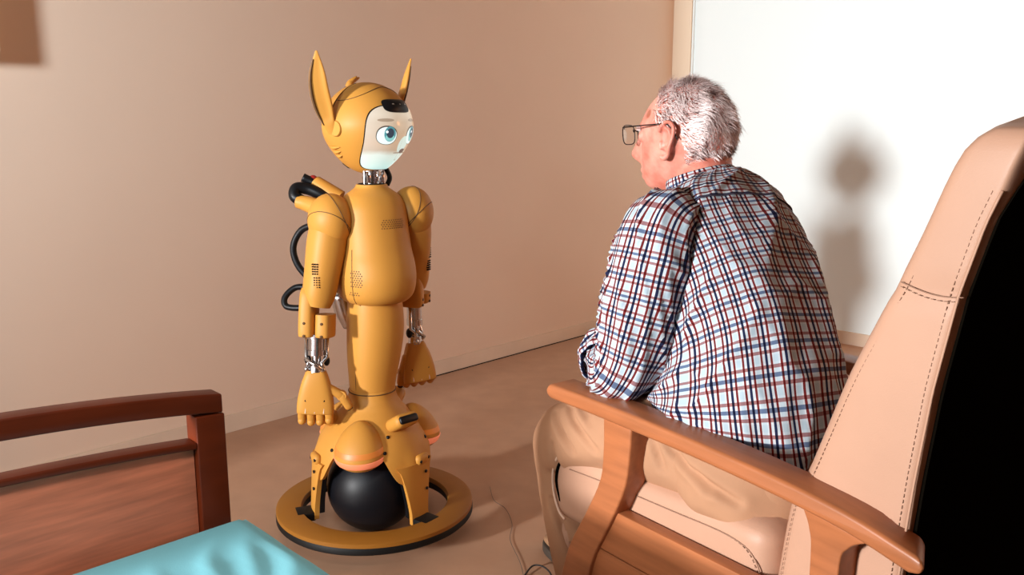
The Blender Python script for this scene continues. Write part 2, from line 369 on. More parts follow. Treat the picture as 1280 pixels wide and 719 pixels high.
# floor ring: yellow top over black bumper
b = MB(); pr = [(.214, .012), (.212, .016), (.212, .033), (.282, .033), (.285, .028), (.285, .016), (.281, .012)]
def torus(mb, prof, n=96, c=(0, 0, 0)):
    m = len(prof); vs = [(c[0] + r * cos(2 * pi * i / n), c[1] + r * sin(2 * pi * i / n), z) for i in range(n) for r, z in prof]
    mb.add(vs, [(i * m + j, ((i + 1) % n) * m + j, ((i + 1) % n) * m + (j + 1) % m, i * m + (j + 1) % m) for i in range(n) for j in range(m)]); return mb
torus(b, pr); b.build('bumper_ring', M_blkm, rob, True, 40)
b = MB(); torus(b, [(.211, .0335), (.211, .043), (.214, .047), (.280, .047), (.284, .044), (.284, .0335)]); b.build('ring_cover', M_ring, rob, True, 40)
# base skirt with three arches
SK = [(.368, .0655), (.350, .0675), (.335, .073), (.318, .084), (.30, .099), (.28, .118), (.26, .136), (.235, .154), (.21, .165), (.185, .170), (.16, .172), (.13, .172)]
SK = [(z + .022 * sm(.15, .28, z), r) for z, r in SK]
def skr(z): return float(np.interp(-z, [-a for a, _ in SK], [r for _, r in SK]))
na = 144; nz = 30; outer = []; inner = []
for i in range(na):
    a = 2 * pi * i / na; d = abs(((a - BY) * 3 / (2 * pi) + .5) % 1 - .5) * 2      # 0 at a pod, 1 at a leg
    low = .150 + .098 * (1 - sm(.30, .74, d))
    for j in range(nz):
        z = .390 + (low - .390) * (j / (nz - 1)) ** 1.1; r = skr(z) + .006 * sm(.75, 1, d) * sm(.26, .2, z)
        outer.append(az(a, r, z)); inner.append(az(a, r - .010, z - .001))
fs = []
for i in range(na):
    k = (i + 1) % na
    for j in range(nz - 1):
        fs.append((i * nz + j, k * nz + j, k * nz + j + 1, i * nz + j + 1)); o = na * nz
        fs.append((o + i * nz + j, o + i * nz + j + 1, o + k * nz + j + 1, o + k * nz + j))
    fs.append((i * nz + nz - 1, k * nz + nz - 1, na * nz + k * nz + nz - 1, na * nz + i * nz + nz - 1))
    fs.append((k * nz, i * nz, na * nz + i * nz, na * nz + k * nz))
b = MB(); b.add(outer + inner, [f[::-1] for f in fs]); b.build('base_shell', M_yel, rob, True, 50)
for k in range(3):
    a0 = BY + radians(60) + k * 2 * pi / 3
    # leg: curved slab tapering to the ring
    for nm, m, dr, sc, z0, z1 in (('leg', M_yel, 0.0, 1.0, .20, .028), ('leg_lining', M_blk, -.0155, 1.12, .215, .045)):
        rings = []
        for z in np.linspace(z0, z1, 12):
            t_ = (z0 - z) / (z0 - z1); w = radians((23 - 13 * min(1, t_ * 1.25) ** .55) * sc); ro = .1765 + dr + .010 * t_; th = .014
            row = [az(a0 + w * s, ro, z) for s in (-1, -.75, -.35, 0, .35, .75, 1)] + [az(a0 + w * s, ro - th, z) for s in (1, .75, .35, 0, -.35, -.75, -1)]
            rings.append(row)
        b = MB(); loft(b, rings[::-1]); lg = b.build(nm, m, rob, True, 50)
        if nm == 'leg':
            foot = MB(); ax = az(a0, 1, 0)
            rot = Euler((0, 0, a0)).to_matrix()
            box(foot, az(a0, .205, .035), (.062, .055, .026), .006, rot); foot.build('foot_bracket', M_blkm, lg, True, 40)
            kn = MB(); box(kn, az(a0 + radians(7), .1715, .207), (.05, .024, .030), .010, Euler((0, 0, a0 + radians(7))).to_matrix()); kn.build('leg_cap', M_yel, lg, True, 60)
            for da, z in ((2, .205), (13, .208), (9, .17), (9, .12)):
                s_ = MB(); p = az(a0 + radians(da), .1835 if z > .2 else .181 + (.2 - z) * .055, z); lathe(s_, [(.0045, -.002), (.0045, .0012)], 10, p, az(a0 + radians(da), 1, 0)); s_.build('screw', M_blk, lg)
    # sensor pod: egg shaped cap with a glowing band
    a1 = BY + k * 2 * pi / 3
    pc = az(a1, .128, .240); out = nrm(az(a1, 1, -.10)); up = nrm(np.array([0, 0, 1]) - out * np.dot((0, 0, 1), out)); sd = np.cross(up, out)
    def egg(zl, zh, s=1.0, off=0.0):
        rings = []
        for t_ in np.linspace(zl, zh, 26):
            q = max(1 - abs(t_) ** 2.0, 0.0) if t_ < 0 else max(1 - t_ ** 1.75, 0.0)
            w = .071 * math.sqrt(q) if t_ < 0 else .071 * q ** .62; h = (.086 if t_ > 0 else .050)
            rings.append(ring(pc + up * (t_ * h) + out * (-.018 * max(t_, 0) ** 1.2 - .012 * min(t_, 0) ** 2 * 0), sd, out, max(w * s, .0015), max(w * .98 * s, .0015), 30))
        mb = MB(); loft(mb, rings); return mb
    pod = egg(-.06, .999).build('sensor_pod', M_yel, rob)
    egg(-.44, -.05, 1.03).build('light_band', M_glow, pod)
    egg(.10, .27, 1.006).build('upper_band', M_glow2, pod)
    egg(-.97, -.42, 1.0).build('pod_bottom', M_yel, pod)
# slotted intake on the skirt
for da in (58, 178, 298):
    a1 = BY + radians(da - 5); p = az(a1, .135, .318); rot = Euler((radians(-30), 0, a1)).to_matrix()
    b = MB(); box(b, p, (.076, .075, .038), .017, rot, seg=4); sl = b.build('intake_hood', M_yel, rob, True, 60)
    b = MB(); box(b, p + np.array(rot @ Vector((0, -.034, -.001))), (.062, .014, .022), .0065, rot, seg=3); b.build('intake_slot', M_blk, sl, True, 60)
for da, z in ((34, .282), (28, .245), (88, .25), (-30, .245), (-92, .25)):
    a1 = BY + radians(da); b = MB(); lathe(b, [(.005, -.003), (.005, .0012)], 12, az(a1, skr(z) + .0005, z), nrm(az(a1, 1, .5))); b.build('screw', M_blk, rob)
# waist column
U = np.array([.014, -.006, 0])               # the upper body leans a little off the ball
b = MB(); rg = []
for z, r in cr([(.384, .0635), (.42, .0665), (.47, .073), (.52, .0775), (.57, .079), (.62, .077), (.66, .073)], 22):
    c = U * sm(.36, .6, z) + np.array([0, 0, z]); rg.append(ring(c, (1, 0, 0), (0, 1, 0), r, r * .98, 48, 2.2))
loft(b, rg); col = b.build('waist_column', M_yel, rob, True, 60)
b = MB(); torus(b, [(.0645, .382), (.068, .382), (.068, .3845), (.0645, .3845)], 60, (.0, 0, 0)); b.build('waist_seam', M_yel2, rob)
b = MB()
for a in (-62, 62, 180):
    sweep(b, [U * sm(.36, .6, z) + az(radians(a) - YAW * .2, float(np.interp(z, [.39, .47, .57, .65], [.0638, .0727, .0785, .0735])) , z) for z in np.linspace(.394, .64, 14)], .0012, 5)
b.build('column_seam', M_yel2, rob)
# torso
TP = cr([(.620, .070, .080, .056), (.624, .086, .098, .064), (.640, .100, .117, .075), (.665, .107, .128, .083), (.70, .109, .131, .087), (.74, .106, .123, .087), (.78, .101, .109, .085), (.83, .097, .098, .083),
         (.875, .096, .090, .081), (.91, .092, .081, .076), (.935, .079, .066, .063), (.950, .060, .052, .051), (.960, .046, .044, .043), (.969, .041, .041, .041)], 60)
TP = [np.array([p[0] + .024 * (1 - sm(.66, .90, p[0])), *p[1:]]) for p in TP]
TPz = [p[0] for p in TP]
def torso(a, z, off=0.0):
    w, f, bk = (float(np.interp(z, TPz, [p[k] for p in TP])) for k in (1, 2, 3))
    x, y = se(a - pi / 2, 2.25); dd = f if y < 0 else bk
    return U + np.array([x * (w + off), y * (dd + off), z])
b = MB(); loft(b, [[torso(2 * pi * j / 72, z) for j in range(72)] for z in TPz]); tor = b.build('torso_shell', M_yel, rob, True, 60)
def dots(name, a0, a1, z0, z1, st, r, rnd=1.0, m=M_yel2):
    b = MB(); zc, ac = (z0 + z1) / 2, (a0 + a1) / 2; row = 0; z = z0
    while z <= z1:
        k = 0; R = .10; a = a0 + (row % 2) * st / R / 2
        while a <= a1:
            u = abs(a - ac) / ((a1 - a0) / 2); v = abs(z - zc) / ((z1 - z0) / 2)
            if u ** 4 + v ** 4 < 1.0:
                p = torso(a, z, .0006); e1 = nrm(torso(a + .02, z) - torso(a - .02, z)); e2 = nrm(torso(a, z + .004) - torso(a, z - .004)); 
                b.add([p + e1 * r * cos(pi / 3 * q) + e2 * r * sin(pi / 3 * q) for q in range(6)], [tuple(range(6))])
            a += st / R
        z += st * .87; row += 1
    return stuff(b.build(name, m, tor))
dots('chest_grille', radians(-9), radians(31), .850, .880, .0062, .0017)
dots('side_grille', radians(-64), radians(-44), .697, .750, .0068, .0021)
dots('lower_side_grille', radians(-68), radians(-48), .673, .686, .0068, .0021)
b = MB(); sweep(b, [torso(radians(-60), z, .0004) for z in np.linspace(.63, .80, 16)], .0010, 5); b.build('torso_seam', M_yel2, tor)
# collar opening + chrome neck
b = MB(); lathe(b, [(.036, -.004), (.036, .0012)], 32, U + np.array([0, 0, .970])); b.build('collar_opening', M_blkm, rob)
NK = U + np.array([.0, -.004, 0])
b = MB(); lathe(b, [(.021, .965), (.021, .978), (.027, .979), (.027, .990), (.020, .991), (.020, 1.004), (.030, 1.005), (.030, 1.018), (.023, 1.019), (.023, 1.032)], 28, NK)
for s in (-1, 1):
    sweep(b, [NK + np.array([s * .026, -.010, .966]), NK + np.array([s * .027, -.012, 1.012])], .0042, 8)
    box(b, NK + np.array([s * .020, -.022, .985]), (.010, .010, .022), .002)
nk = b.build('neck_joint', M_chr, rob, True, 40)
b = MB(); lathe(b, [(.031, 1.013), (.036, 1.016), (.036, 1.034), (.030, 1.040)], 28, NK); b.build('neck_cover', M_blkm, nk, True, 40)
b = MB(); sweep(b, [NK + np.array([.045, .0, .965]), NK + np.array([.055, .004, .985]), NK + np.array([.045, .006, 1.01]), NK + np.array([.028, .006, 1.03])], .007, 10, res=20); b.build('neck_cable', M_blk, nk)
# head
HY = radians(55) - YAW; HC = NK + np.array([-.004 , .012, 1.120])
Rz = Euler((0, 0, HY)).to_matrix()
HSC = .915
def hp(lon, lat, off=0.0):
    """point on the head; lon 0 = face, + towards the robot's left"""
    d = np.array([cos(lat) * sin(lon), -cos(lat) * cos(lon), sin(lat)])
    w = 1.0 - .20 * sm(.15, -1.0, d[2])
    x = d[0] * (.131 + off) * w; y = d[1] * (.137 + off) * (w if d[1] < 0 else 1.0 - .10 * sm(0, -1, d[2])); z = d[2] * (.134 + off)
    if d[1] < 0: y -= .006 * gs(lat + .55, .5) * gs(lon, .7)
    return HC + np.array(Rz @ Vector((x, y, z))) * HSC
def grid_surf(mb, fn, nu, nv, closed_u=True, uv=False, mi=0):
    vs = [fn(i, j) for j in range(nv) for i in range(nu)]; fs = []; us = []
    for j in range(nv - 1):
        for i in range(nu if closed_u else nu - 1):
            k = (i + 1) % nu; fs.append((j * nu + i, j * nu + k, (j + 1) * nu + k, (j + 1) * nu + i))
            us.append([(i / (nu - 1), j / (nv - 1)), ((i + 1) / (nu - 1), j / (nv - 1)), ((i + 1) / (nu - 1), (j + 1) / (nv - 1)), (i / (nu - 1), (j + 1) / (nv - 1))])
    mb.add(vs, fs, us if uv else None, mi); return mb
b = MB(); grid_surf(b, lambda i, j: hp(2 * pi * i / 72, -pi / 2 * .98 + pi * .98 * j / 47), 72, 48); hd = b.build('head_shell', M_yel, rob)
def patch(lon0, lat0, rl, rt, off, e=2.0, nr=14, nt=56, tilt=0.0, droop=0.0, dome=0.0):
    """rounded patch lying on the head surface, disc grid, with uv"""
    mb = MB(); vs = [hp(lon0, lat0, off + dome)]; uvs = [(.5, .5)]; fs = []
    for i in range(1, nr + 1):
        for j in range(nt):
            x, y = se(2 * pi * j / nt, e); q = i / nr
            u, v = x * q, y * q; uu, vv = u * cos(tilt) - v * sin(tilt), u * sin(tilt) + v * cos(tilt)
            la = lat0 + rt * vv - droop * uu * uu; lo = lon0 + rl * uu / max(cos(la), .5)
            vs.append(hp(lo, la, off + dome * (1 - q * q))); uvs.append((u * .5 + .5, v * .5 + .5))
    for j in range(nt): fs.append((0, 1 + j, 1 + (j + 1) % nt))
    for i in range(nr - 1):
        for j in range(nt): fs.append((1 + i * nt + j, 1 + (i + 1) * nt + j, 1 + (i + 1) * nt + (j + 1) % nt, 1 + i * nt + (j + 1) % nt))
    mb.add(vs, fs, [[uvs[k] for k in f] for f in fs]); return mb
FL, FA = 0.0, radians(-16)
rim = patch(FL, FA, radians(51.4), radians(46.5), .0015, 3.0).build('screen_rim', M_blk, rob)
scr = patch(FL, FA, radians(50), radians(45), .0028, 3.0).build('face_screen', screen_mat(), rob)
E_w = emit('screen_eye_white', (.80, .93, .90), .95); E_i = emit('screen_iris', (.10, .32, .36), .85); E_d = emit('screen_pupil', (.045, .065, .095), .8)
E_l = emit('screen_lash', (.16, .12, .10), .5); E_hl = emit('screen_glint', (.95, 1, 1), 1.0); E_b = emit('screen_brow', (.47, .35, .25), .7); E_n = emit('screen_nose', (.27, .20, .17), .6); E_i2 = emit('screen_iris_light', (.28, .66, .64), .8)
E_m = emit('screen_muzzle', (.74, .88, .80), .84)
FD = 2.6
for s in (-1, 1):
    k = s * radians(22); la = radians(-8)
    patch(k + s * radians(1), la, radians(14.2), radians(11.5), .0034, 2.2, tilt=s * .12).build('eye_outline', E_l, scr)
    patch(k + s * radians(1), la - radians(.5), radians(13.2), radians(10.3), .0038, 2.2, tilt=s * .12).build('eye_white', E_w, scr)
    patch(k - s * radians(1) + radians(2), la + radians(1.6), radians(7.8), radians(9.0), .0042).build('iris', E_i, scr)
    patch(k - s * radians(1) + radians(2), la - radians(2.6), radians(6.2), radians(4.0), .0045).build('iris_light', E_i2, scr)
    patch(k - s * radians(1) + radians(2), la + radians(2.6), radians(5.0), radians(5.8), .0048).build('pupil', E_d, scr)
    patch(k - radians(1.5), la + radians(4.2), radians(1.7), radians(1.5), .0052).build('eye_glint', E_hl, scr)
    patch(k + s * radians(2), la + radians(18), radians(11), radians(2.0), .0034, 2.0, tilt=-s * .10).build('brow', E_b, scr)
patch(radians(8), radians(-20), radians(10), radians(11), .0034, 2.0).build('muzzle_bridge', E_m, scr)
patch(radians(12), radians(-28), radians(6.0), radians(3.2), .0042, 2.3).build('nose', E_n, scr)
for s in (-1, 1): patch(radians(11) + s * radians(9), radians(-30.5), radians(8), radians(.8), .0038, 2.0, tilt=s * .22).build('muzzle_line', E_b, scr)
patch(radians(10), radians(-42), radians(8), radians(.7), .0036, 2.0, droop=-.6).build('mouth', E_b, scr)
# camera bar on the brow
cbm = patch(0, radians(28), radians(23), radians(9.0), .0045, 3.6, dome=.006).build('camera_bar', M_blk, rob)
for lo in (-12, -10, 1, 12):
    patch(radians(lo), radians(28.5), radians(.9), radians(.9), .0112, nr=2, nt=12).build('camera_lens', M_chr, cbm)
# head seams, hair tuft, side disc, ears
b = MB(); sweep(b, [hp(lo, radians(62) - .45 * abs(sin(lo)) ** 2, .0005) for lo in np.linspace(radians(-100), radians(100), 40)], .0011, 5)
sweep(b, [hp(radians(-100), la, .0005) for la in np.linspace(.4, 1.3, 16)], .0011, 5); b.build('head_seam', M_yel2, hd)
b = MB()
for s in (0, .5): sweep(b, [hp(radians(180 + 20 * s), radians(64)), hp(radians(185), radians(68), .012), hp(radians(170 - 30 * s), radians(74 - 6 * s), .024)], [.012, .009, .002], 8, res=10)
b.build('head_tuft', M_yel, hd)
for s in (-1, 1):
    pb = hp(s * radians(90), radians(0), -.004); nd = nrm(np.array(Rz @ Vector((s, 0, 0))))
    b = MB(); lathe(b, [(.021, -.006), (.021, .003), (.019, .006)], 28, pb, nd); b.build('ear_hub', M_yel, hd, True, 50)
    # ear: leaf shaped shell with recessed inside, leaning outwards
    root = np.array([s * .128, .012, -.012]); tip = np.array([s * .196, -.006, .212])
    mid1 = np.array([s * .152, .016, .046]); mid2 = np.array([s * .178, .010, .118])
    ctr = cr([root, mid1, mid2, tip], 26); wid = cr([(.014,), (.020,), (.027,), (.0275,), (.022,), (.003,)], 26)
    nn = nrm((s * 1.0, -.72, -.25)); rings = []; rin = []
    for i, c in enumerate(ctr):
        tn = nrm(ctr[min(i + 1, 25)] - ctr[max(i - 1, 0)]); W_ = nrm(np.cross(nn, tn)) * s; T_ = nrm(np.cross(tn, W_)); 
        if np.dot(T_, nn) < 0: T_ = -T_
        w = float(wid[i][0]); th = .40 * w + .002; row = []
        for j in range(20):
            x, y = se(2 * pi * j / 20, 2.0); q = y * th
            if y > 0: q = th * (.55 * y - .55 * sm(.85, .45, abs(x)) * sm(.14, .26, i / 25) * sm(1.0, .85, i / 25) * (.85 if x * s < .2 else .6))
            row.append(HC + HSC * np.array(Rz @ Vector(c + W_ * (x * w) + T_ * q)))
        rings.append(row)
        if 4 <= i <= 23: rin.append(HC + HSC * np.array(Rz @ Vector(c - W_ * (w * .80) * (-s if s > 0 else -s) + T_ * (th * .34))))
    b = MB(); loft(b, rings); er = b.build('ear', M_yel, rob, True, 60)
    b = MB(); sweep(b, rin, [.0016 + .0022 * sin(pi * i / (len(rin) - 1)) for i in range(len(rin))], 6); b.build('ear_groove', M_yel2, er)
b = MB()
for k in range(3):
    la = radians(-22 - 6 * k); sweep(b, [hp(radians(-118 + 3 * k), la, .001), hp(radians(-106), la - .03, .003), hp(radians(-92 - 3 * k), la - .02, .001)], [.001, .005, .001], 8, res=12)
b.build('cheek_ridges', M_yel, hd)
b = MB(); box(b, hp(radians(165), radians(-52), -.004), (.07, .03, .025), .006, Euler((.5, 0, HY)).to_matrix()); b.build('nape_vent', M_blk, hd, True, 40)
# arms -------------------------------------------------------------
def arm(side, S, E_, Wj, H0, H1, flare):
    S, E_, Wj, H0, H1 = (np.array(p, float) for p in (S, E_, Wj, H0, H1))
    hint = (0, -1, 0)
    Sc = S + np.array([0, 0, -.006]); rad_ = np.array([.061, .066, .073])
    b = MB(); ellipsoid(b, Sc, rad_, 36, 26); sh = b.build('shoulder_cap', M_yel, rob)
    for tl, q0, q1 in ((nrm((side * .55, -.45, -.70)), 0, 2 * pi), (nrm((-side * .9, -.1, .42)), 0, 2 * pi)):
        e1 = nrm(np.cross(tl, (0, 0, 1))); e2 = np.cross(tl, e1); lo = []
        for q in np.linspace(q0, q1, 50):
            d = (e1 * cos(q) + e2 * sin(q)) * .95 + tl * .32; lo.append(Sc + d / math.sqrt(((d / rad_) ** 2).sum()) * 1.0015)
        b = MB(); sweep(b, lo, .0011, 5); b.build('shoulder_seam', M_yel2, sh)
    # upper arm
    p1 = S + (E_ - S) * .30; p2 = S + (E_ - S) * .62; p3 = E_ + (S - E_) * .10; p4 = E_ + (S - E_) * -.04
    b = MB(); sweep(b, [S + (E_ - S) * .06, p1, p2, p3, p4], [(.050, .050), (.052, .054), (.047, .050), (.043, .044), (.034, .036)], 32, hint, 2.3, res=24); ua = b.build('upper_arm', M_yel, rob, True, 50)
    b = MB(); outd = nrm((side * .62, -.78, 0)); pm_ = S + (E_ - S) * .64
    for q in range(2):
        for i in range(3):
            for j in range(5):
                if abs(i - 1) + abs(j - 2) < 3.2:
                    c = pm_ + np.array([0, 0, .017 - .036 * q + (j - 2) * .0064]) + np.cross(outd, (0, 0, 1)) * ((i - 1) * .0064 + (.004 if q == 0 else 0) * side * -1) + outd * .0518
                    lathe(b, [(.0021, -.006), (.0021, .0004)], 6, c, outd)
    stuff(b.build('arm_grille', M_blkm, ua))
    # elbow disc and forearm block (two shells with a gap)
    tdir = nrm(Wj - E_); ew = nrm(np.cross(tdir, outd)); rot = None
    fl = np.linalg.norm(Wj - E_)
    b = MB(); f0 = E_ + tdir * (-.038); f1 = E_ + tdir * (fl - .042)
    base = [E_ + tdir * x for x in (-.040, -.02, .03, fl - .055, fl - .047)]
    for sgn, w, nm in ((-1, 1.0, 'forearm_shell'), (1, .78, 'forearm_inner_shell')):
        bb = MB(); st = 0 if sgn < 0 else 2
        cen = [p + ew * (sgn * -.0235) * 1.0 for p in base[st:]]
        rr = [(.018, .026), (.0215, .036), (.0225, .040), (.0225, .039), (.020, .035)][st:]
        sweep(bb, cen, rr, 24, outd, 3.2, res=14); fa = bb.build(nm, M_yel, rob, True, 45)
        for z in (.3, .85):
            s_ = MB(); c = base[2] + (base[4] - base[2]) * z + ew * (sgn * -.024) + outd * .0385; lathe(s_, [(.004, -.004), (.004, .0025)], 10, c, outd); s_.build('screw', M_yel2, fa)
    # chrome wrist: cylinder, two push rods and a cross yoke
    w0 = E_ + tdir * (fl - .050); w1 = H0
    wt = nrm(w1 - w0); wl = np.linalg.norm(w1 - w0)
    b = MB(); prof = [(.026, -.004), (.026, .008), (.022, .009), (.022, wl * .40), (.0235, wl * .41), (.0235, wl * .55), (.012, wl * .57), (.012, wl * .82), (.019, wl * .83), (.021, wl * 1.02)]
    lathe(b, prof, 28, w0, wt); wr = b.build('wrist_joint', M_chr, rob, True, 40)
    b = MB()
    for sg in (-1, 1):
        a = w0 + ew * (sg * .029); sweep(b, [a + wt * .004, a + wt * (wl * .60), w0 + ew * (sg * .018) + outd * .012 + wt * (wl * .74), w0 + ew * (sg * .024) + outd * .012 + wt * (wl * .92)], .0052, 8)
    sweep(b, [w0 + ew * .026 + outd * .018 + wt * (wl * .62), w0 - ew * .022 + outd * .020 + wt * (wl * .90)], .0052, 8)
    for sg in (-1, 1): ellipsoid(b, w0 + ew * (sg * .022) + outd * .014 + wt * (wl * .92), (.008, .008, .008), 12, 8)
    b.build('push_rods', M_chr, wr)
    for sg in (-1, 1): b = MB(); ellipsoid(b, w0 + ew * (sg * .026) + outd * -.006 + wt * (wl * .71), (.009, .012, .015), 12, 8); b.build('wrist_socket', M_blk, wr)
    return ew, outd
def hand(side, H0, H1, A, Nn, curl, thumb):
    """H0 wrist, H1 knuckles; A across the hand (towards the thumb), Nn out of its back"""
    H0, H1, A, Nn = (np.array(v, float) for v in (H0, H1, A, Nn)); T = nrm(H1 - H0); A = nrm(A - T * np.dot(A, T)); Nn = nrm(np.cross(A, T)) * (1 if np.dot(np.cross(A, T), Nn) > 0 else -1); L = np.linalg.norm(H1 - H0)
    rings = []
    for t_, w, th in cr([(0, .026, .017), (.10, .031, .021), (.35, .041, .024), (.7, .049, .022), (.96, .050, .019), (1.0, .046, .015)], 18):
        rings.append(ring(H0 + T * (L * t_), A, Nn, w, th, 28, 3.0))
    b = MB(); loft(b, rings); hn = b.build('hand', M_yel, rob, True, 50)
    for k in range(3):
        b = MB(); c = H1 + A * ((k - 1) * .0245) - T * .022 + Nn * .0175; box(b, c, (.0035, .004, .036), .001, Vector(T).to_track_quat('Z', 'Y').to_matrix()); b.build('knuckle_slot', M_pip if k < 9 else M_blk, hn)
        b = MB(); c = H1 + A * ((k - 1) * .0245) - T * .040 + Nn * .0192; lathe(b, [(.003, -.003), (.003, .002)], 8, c, Nn); b.build('pin', M_blk, hn)
    for k in range(4):
        f0 = H1 + A * ((k - 1.5) * .0245) - T * .006; ln = (.030, .034, .033, .027)[k] if side < 0 else (.027, .033, .034, .030)[k]
        d = T; p = f0; fin = None
        for sgm, (l_, cu, r) in enumerate(((ln, curl[0], .0108), (ln * .85, curl[1], .0100), (ln * .7, curl[2], .0090))):
            d = nrm(T * cos(cu) - Nn * sin(cu)); q = p + d * l_
            b = MB(); sweep(b, [p, p + d * l_ * .5, q], [r, r * 1.04, r * .92], 12, Nn, 2.8, res=6, round_ends=True)
            if fin is None: fin = b.build('finger', M_yel, hn, True, 60)
            else:
                o = b.build('finger_segment', M_yel, hn, True, 60)
            p = q
        b = MB(); ellipsoid(b, f0 + nrm(T * cos(curl[0]) - Nn * sin(curl[0])) * ln + Nn * .004, (.0112, .0112, .0112), 12, 8); b.build('finger_joint', M_yel, hn)
    t0 = H0 + T * (L * .42) + A * .036; d1 = nrm(A * thumb[0][0] + T * thumb[0][1] - Nn * thumb[0][2]); d2 = nrm(A * thumb[1][0] + T * thumb[1][1] - Nn * thumb[1][2])
    b = MB(); sweep(b, [t0 - d1 * .01, t0 + d1 * .036], [.013, .0125], 14, Nn, 2.6, round_ends=True, res=6); b.build('thumb', M_yel, hn, True, 60)
    b = MB(); sweep(b, [t0 + d1 * .040, t0 + d1 * .040 + d2 * .036], [.0125, .0115], 14, Nn, 2.6, round_ends=True, res=6); b.build('thumb_tip', M_yel, hn, True, 60)
    b = MB(); lathe(b, [(.0135, -.010), (.0135, .010)], 18, t0 + d1 * .038, Nn); b.build('thumb_joint', M_yel, hn, True, 40)
    b = MB(); sweep(b, [t0 + d1 * .046 + d2 * .014 - Nn * .004 + T * .008, t0 + d1 * .046 + d2 * .034 - Nn * .004 + T * .008], .0085, 10); b.build('thumb_pad', M_blk, hn)
def wl(v): v = Vector(v); return np.array(Euler((0, 0, -YAW)).to_matrix() @ v)      # world direction -> robot local
RS, RE, RW = (-.108, -.006, .882), (-.155, -.008, .655), (-.168, -.020, .545)
arm(-1, RS, RE, RW, (-.172, -.024, .473), None, 0) if False else None
ew, od = arm(-1, RS, RE, (-.169, -.020, .517), (-.173, -.024, .470), (0, 0, 0), 0)
hand(-1, (-.173, -.024, .472), (-.183, -.030, .352), wl((1, .1, 0)), wl((-.25, -1, 0)), (.35, 1.35, 2.3), ((.8, .45, .1), (.5, .85, .2)))
arm(1, (.132, -.012, .892), (.150, .022, .672), (.154, .03, .565), (.155, .03, .494), (0, 0, 0), 0)
hand(1, (.155, .03, .494), (.160, .012, .378), wl((-.92, -.4, 0)), wl((.40, -.92, 0)), (1.15, 2.4, 3.2), ((.3, .85, .25), (.1, .9, .5)))
# back: pack stubs, hoses and emergency button
def hose(pts, r, name='hose', res=40, m=M_blk):
    b = MB(); sweep(b, pts, r, 14, (.3, .2, 1), res=res); return b.build(name, m, rob)
b = MB(); sweep(b, [(-.05, .07, .925), (-.085, .10, .955), (-.10, .118, .972)], [.026, .023, .019], 20, res=10); stk = b.build('button_stalk', M_yel, rob, True, 60)
b = MB(); lathe(b, [(.011, 0), (.014, .004), (.014, .014), (.010, .019)], 20, (-.100, .118, .972), (-.5, .55, .5)); b.build('stop_button', M_red, stk, True, 50)
b = MB(); sweep(b, [(-.115, .02, .90), (-.140, .070, .915), (-.162, .095, .922)], [.026, .022, .018], 20, res=10); b.build('hose_socket', M_yel, rob, True, 60)
hose([(-.150, .088, .922), (-.166, .104, .936), (-.158, .112, .956), (-.130, .105, .955), (-.100, .085, .940), (-.07, .07, .92)], .0165)
hose([(-.132, .13, .985), (-.105, .115, .970), (-.06, .08, .948)], .0125, 'grip_bar', 14)
hose([(-.11, .07, .86), (-.145, .12, .84), (-.165, .14, .79), (-.155, .13, .735), (-.12, .10, .69), (-.08, .07, .665)], .0095)
hose([(-.155, .03, .69), (-.190, .060, .690), (-.220, .066, .665), (-.222, .052, .642), (-.195, .02, .640), (-.168, .0, .645)], .0085)
b = MB(); sweep(b, [(-.05, .09, .66), (-.03, .10, .60), (-.02, .10, .55)], [.03, .034, .02], 16, res=10); b.build('back_drum', M_chr, rob)
b = MB(); box(b, (0, .10, .79), (.15, .07, .26), .028, seg=4); b.build('back_pack', M_yel, rob, True, 60)

# ------------------------------------------------------------------ recliner armchair
CH = thing('recliner_armchair', 'beige leather recliner armchair with curved beech armrests', 'armchair', (.355, 1.80, 0), radians(36.87))
armb = [(.024, .617), (-.10, .6165), (-.30, .612), (-.46, .604), (-.60, .591), (-.70, .570)]
def arm_pts(dz, k): return [tuple(p) for p in cr([(y, z + dz) for y, z in armb], k)]
for s in (-1, 1):
    lo, hi = arm_pts(0, 22), arm_pts(.029, 22); x0, x1 = sorted((s * .335, s * .270))
    tip = [(.036, .622), (.038, .632), (.034, .642)]; end = [(-.716, .573), (-.722, .585), (-.714, .596)]
    b = MB(); prism(b, lo[::-1] + tip + hi + end[::-1], x0, x1, .007); b.v = [(x, y + (.335 - abs(x)) / .065 * .034 * sm(-.62, -.70, y), z) for x, y, z in b.v]; b.build('armrest', M_wood, CH, True, 40)
    fe = [(-.118, .618), (-.119, .56), (-.112, .497), (-.075, .42), (-.030, .337), (-.006, .262), (.028, .12), (.032, 0)]
    re = [(-.190, .620), (-.186, .56), (-.176, .500), (-.140, .42), (-.098, .337), (-.078, .262), (-.046, .12), (-.042, 0)]
    f2 = [tuple(p) for p in cr(fe, 26)]; r2 = [tuple(p) for p in cr(re, 26)]
    x0, x1 = sorted((s * .328, s * .276))
    b = MB(); prism(b, f2 + r2[::-1], x0, x1, .004); b.build('front_leg', M_wood, CH, True, 40)
    fe = [(-.535, .600), (-.548, .57), (-.553, .52), (-.553, .30), (-.565, 0)]; re = [(-.640, .586), (-.610, .565), (-.598, .52), (-.600, .30), (-.612, 0)]
    f2 = [tuple(p) for p in cr(fe, 20)]; r2 = [tuple(p) for p in cr(re, 20)]
    b = MB(); prism(b, f2 + r2[::-1], x0, x1, .004); b.build('rear_leg', M_wood, CH, True, 40)
    x0, x1 = sorted((s * .318, s * .290))
    for z0, z1 in ((.357, .443), (.266, .355), (.175, .264)):
        b = MB(); prism(b, [(-.100 if z0 > .3 else -.07, z0), (-.56, z0), (-.56, z1), (-.13 if z0 > .3 else -.08, z1)], x0, x1, .002); b.build('side_board', M_woodp, CH, True, 40)
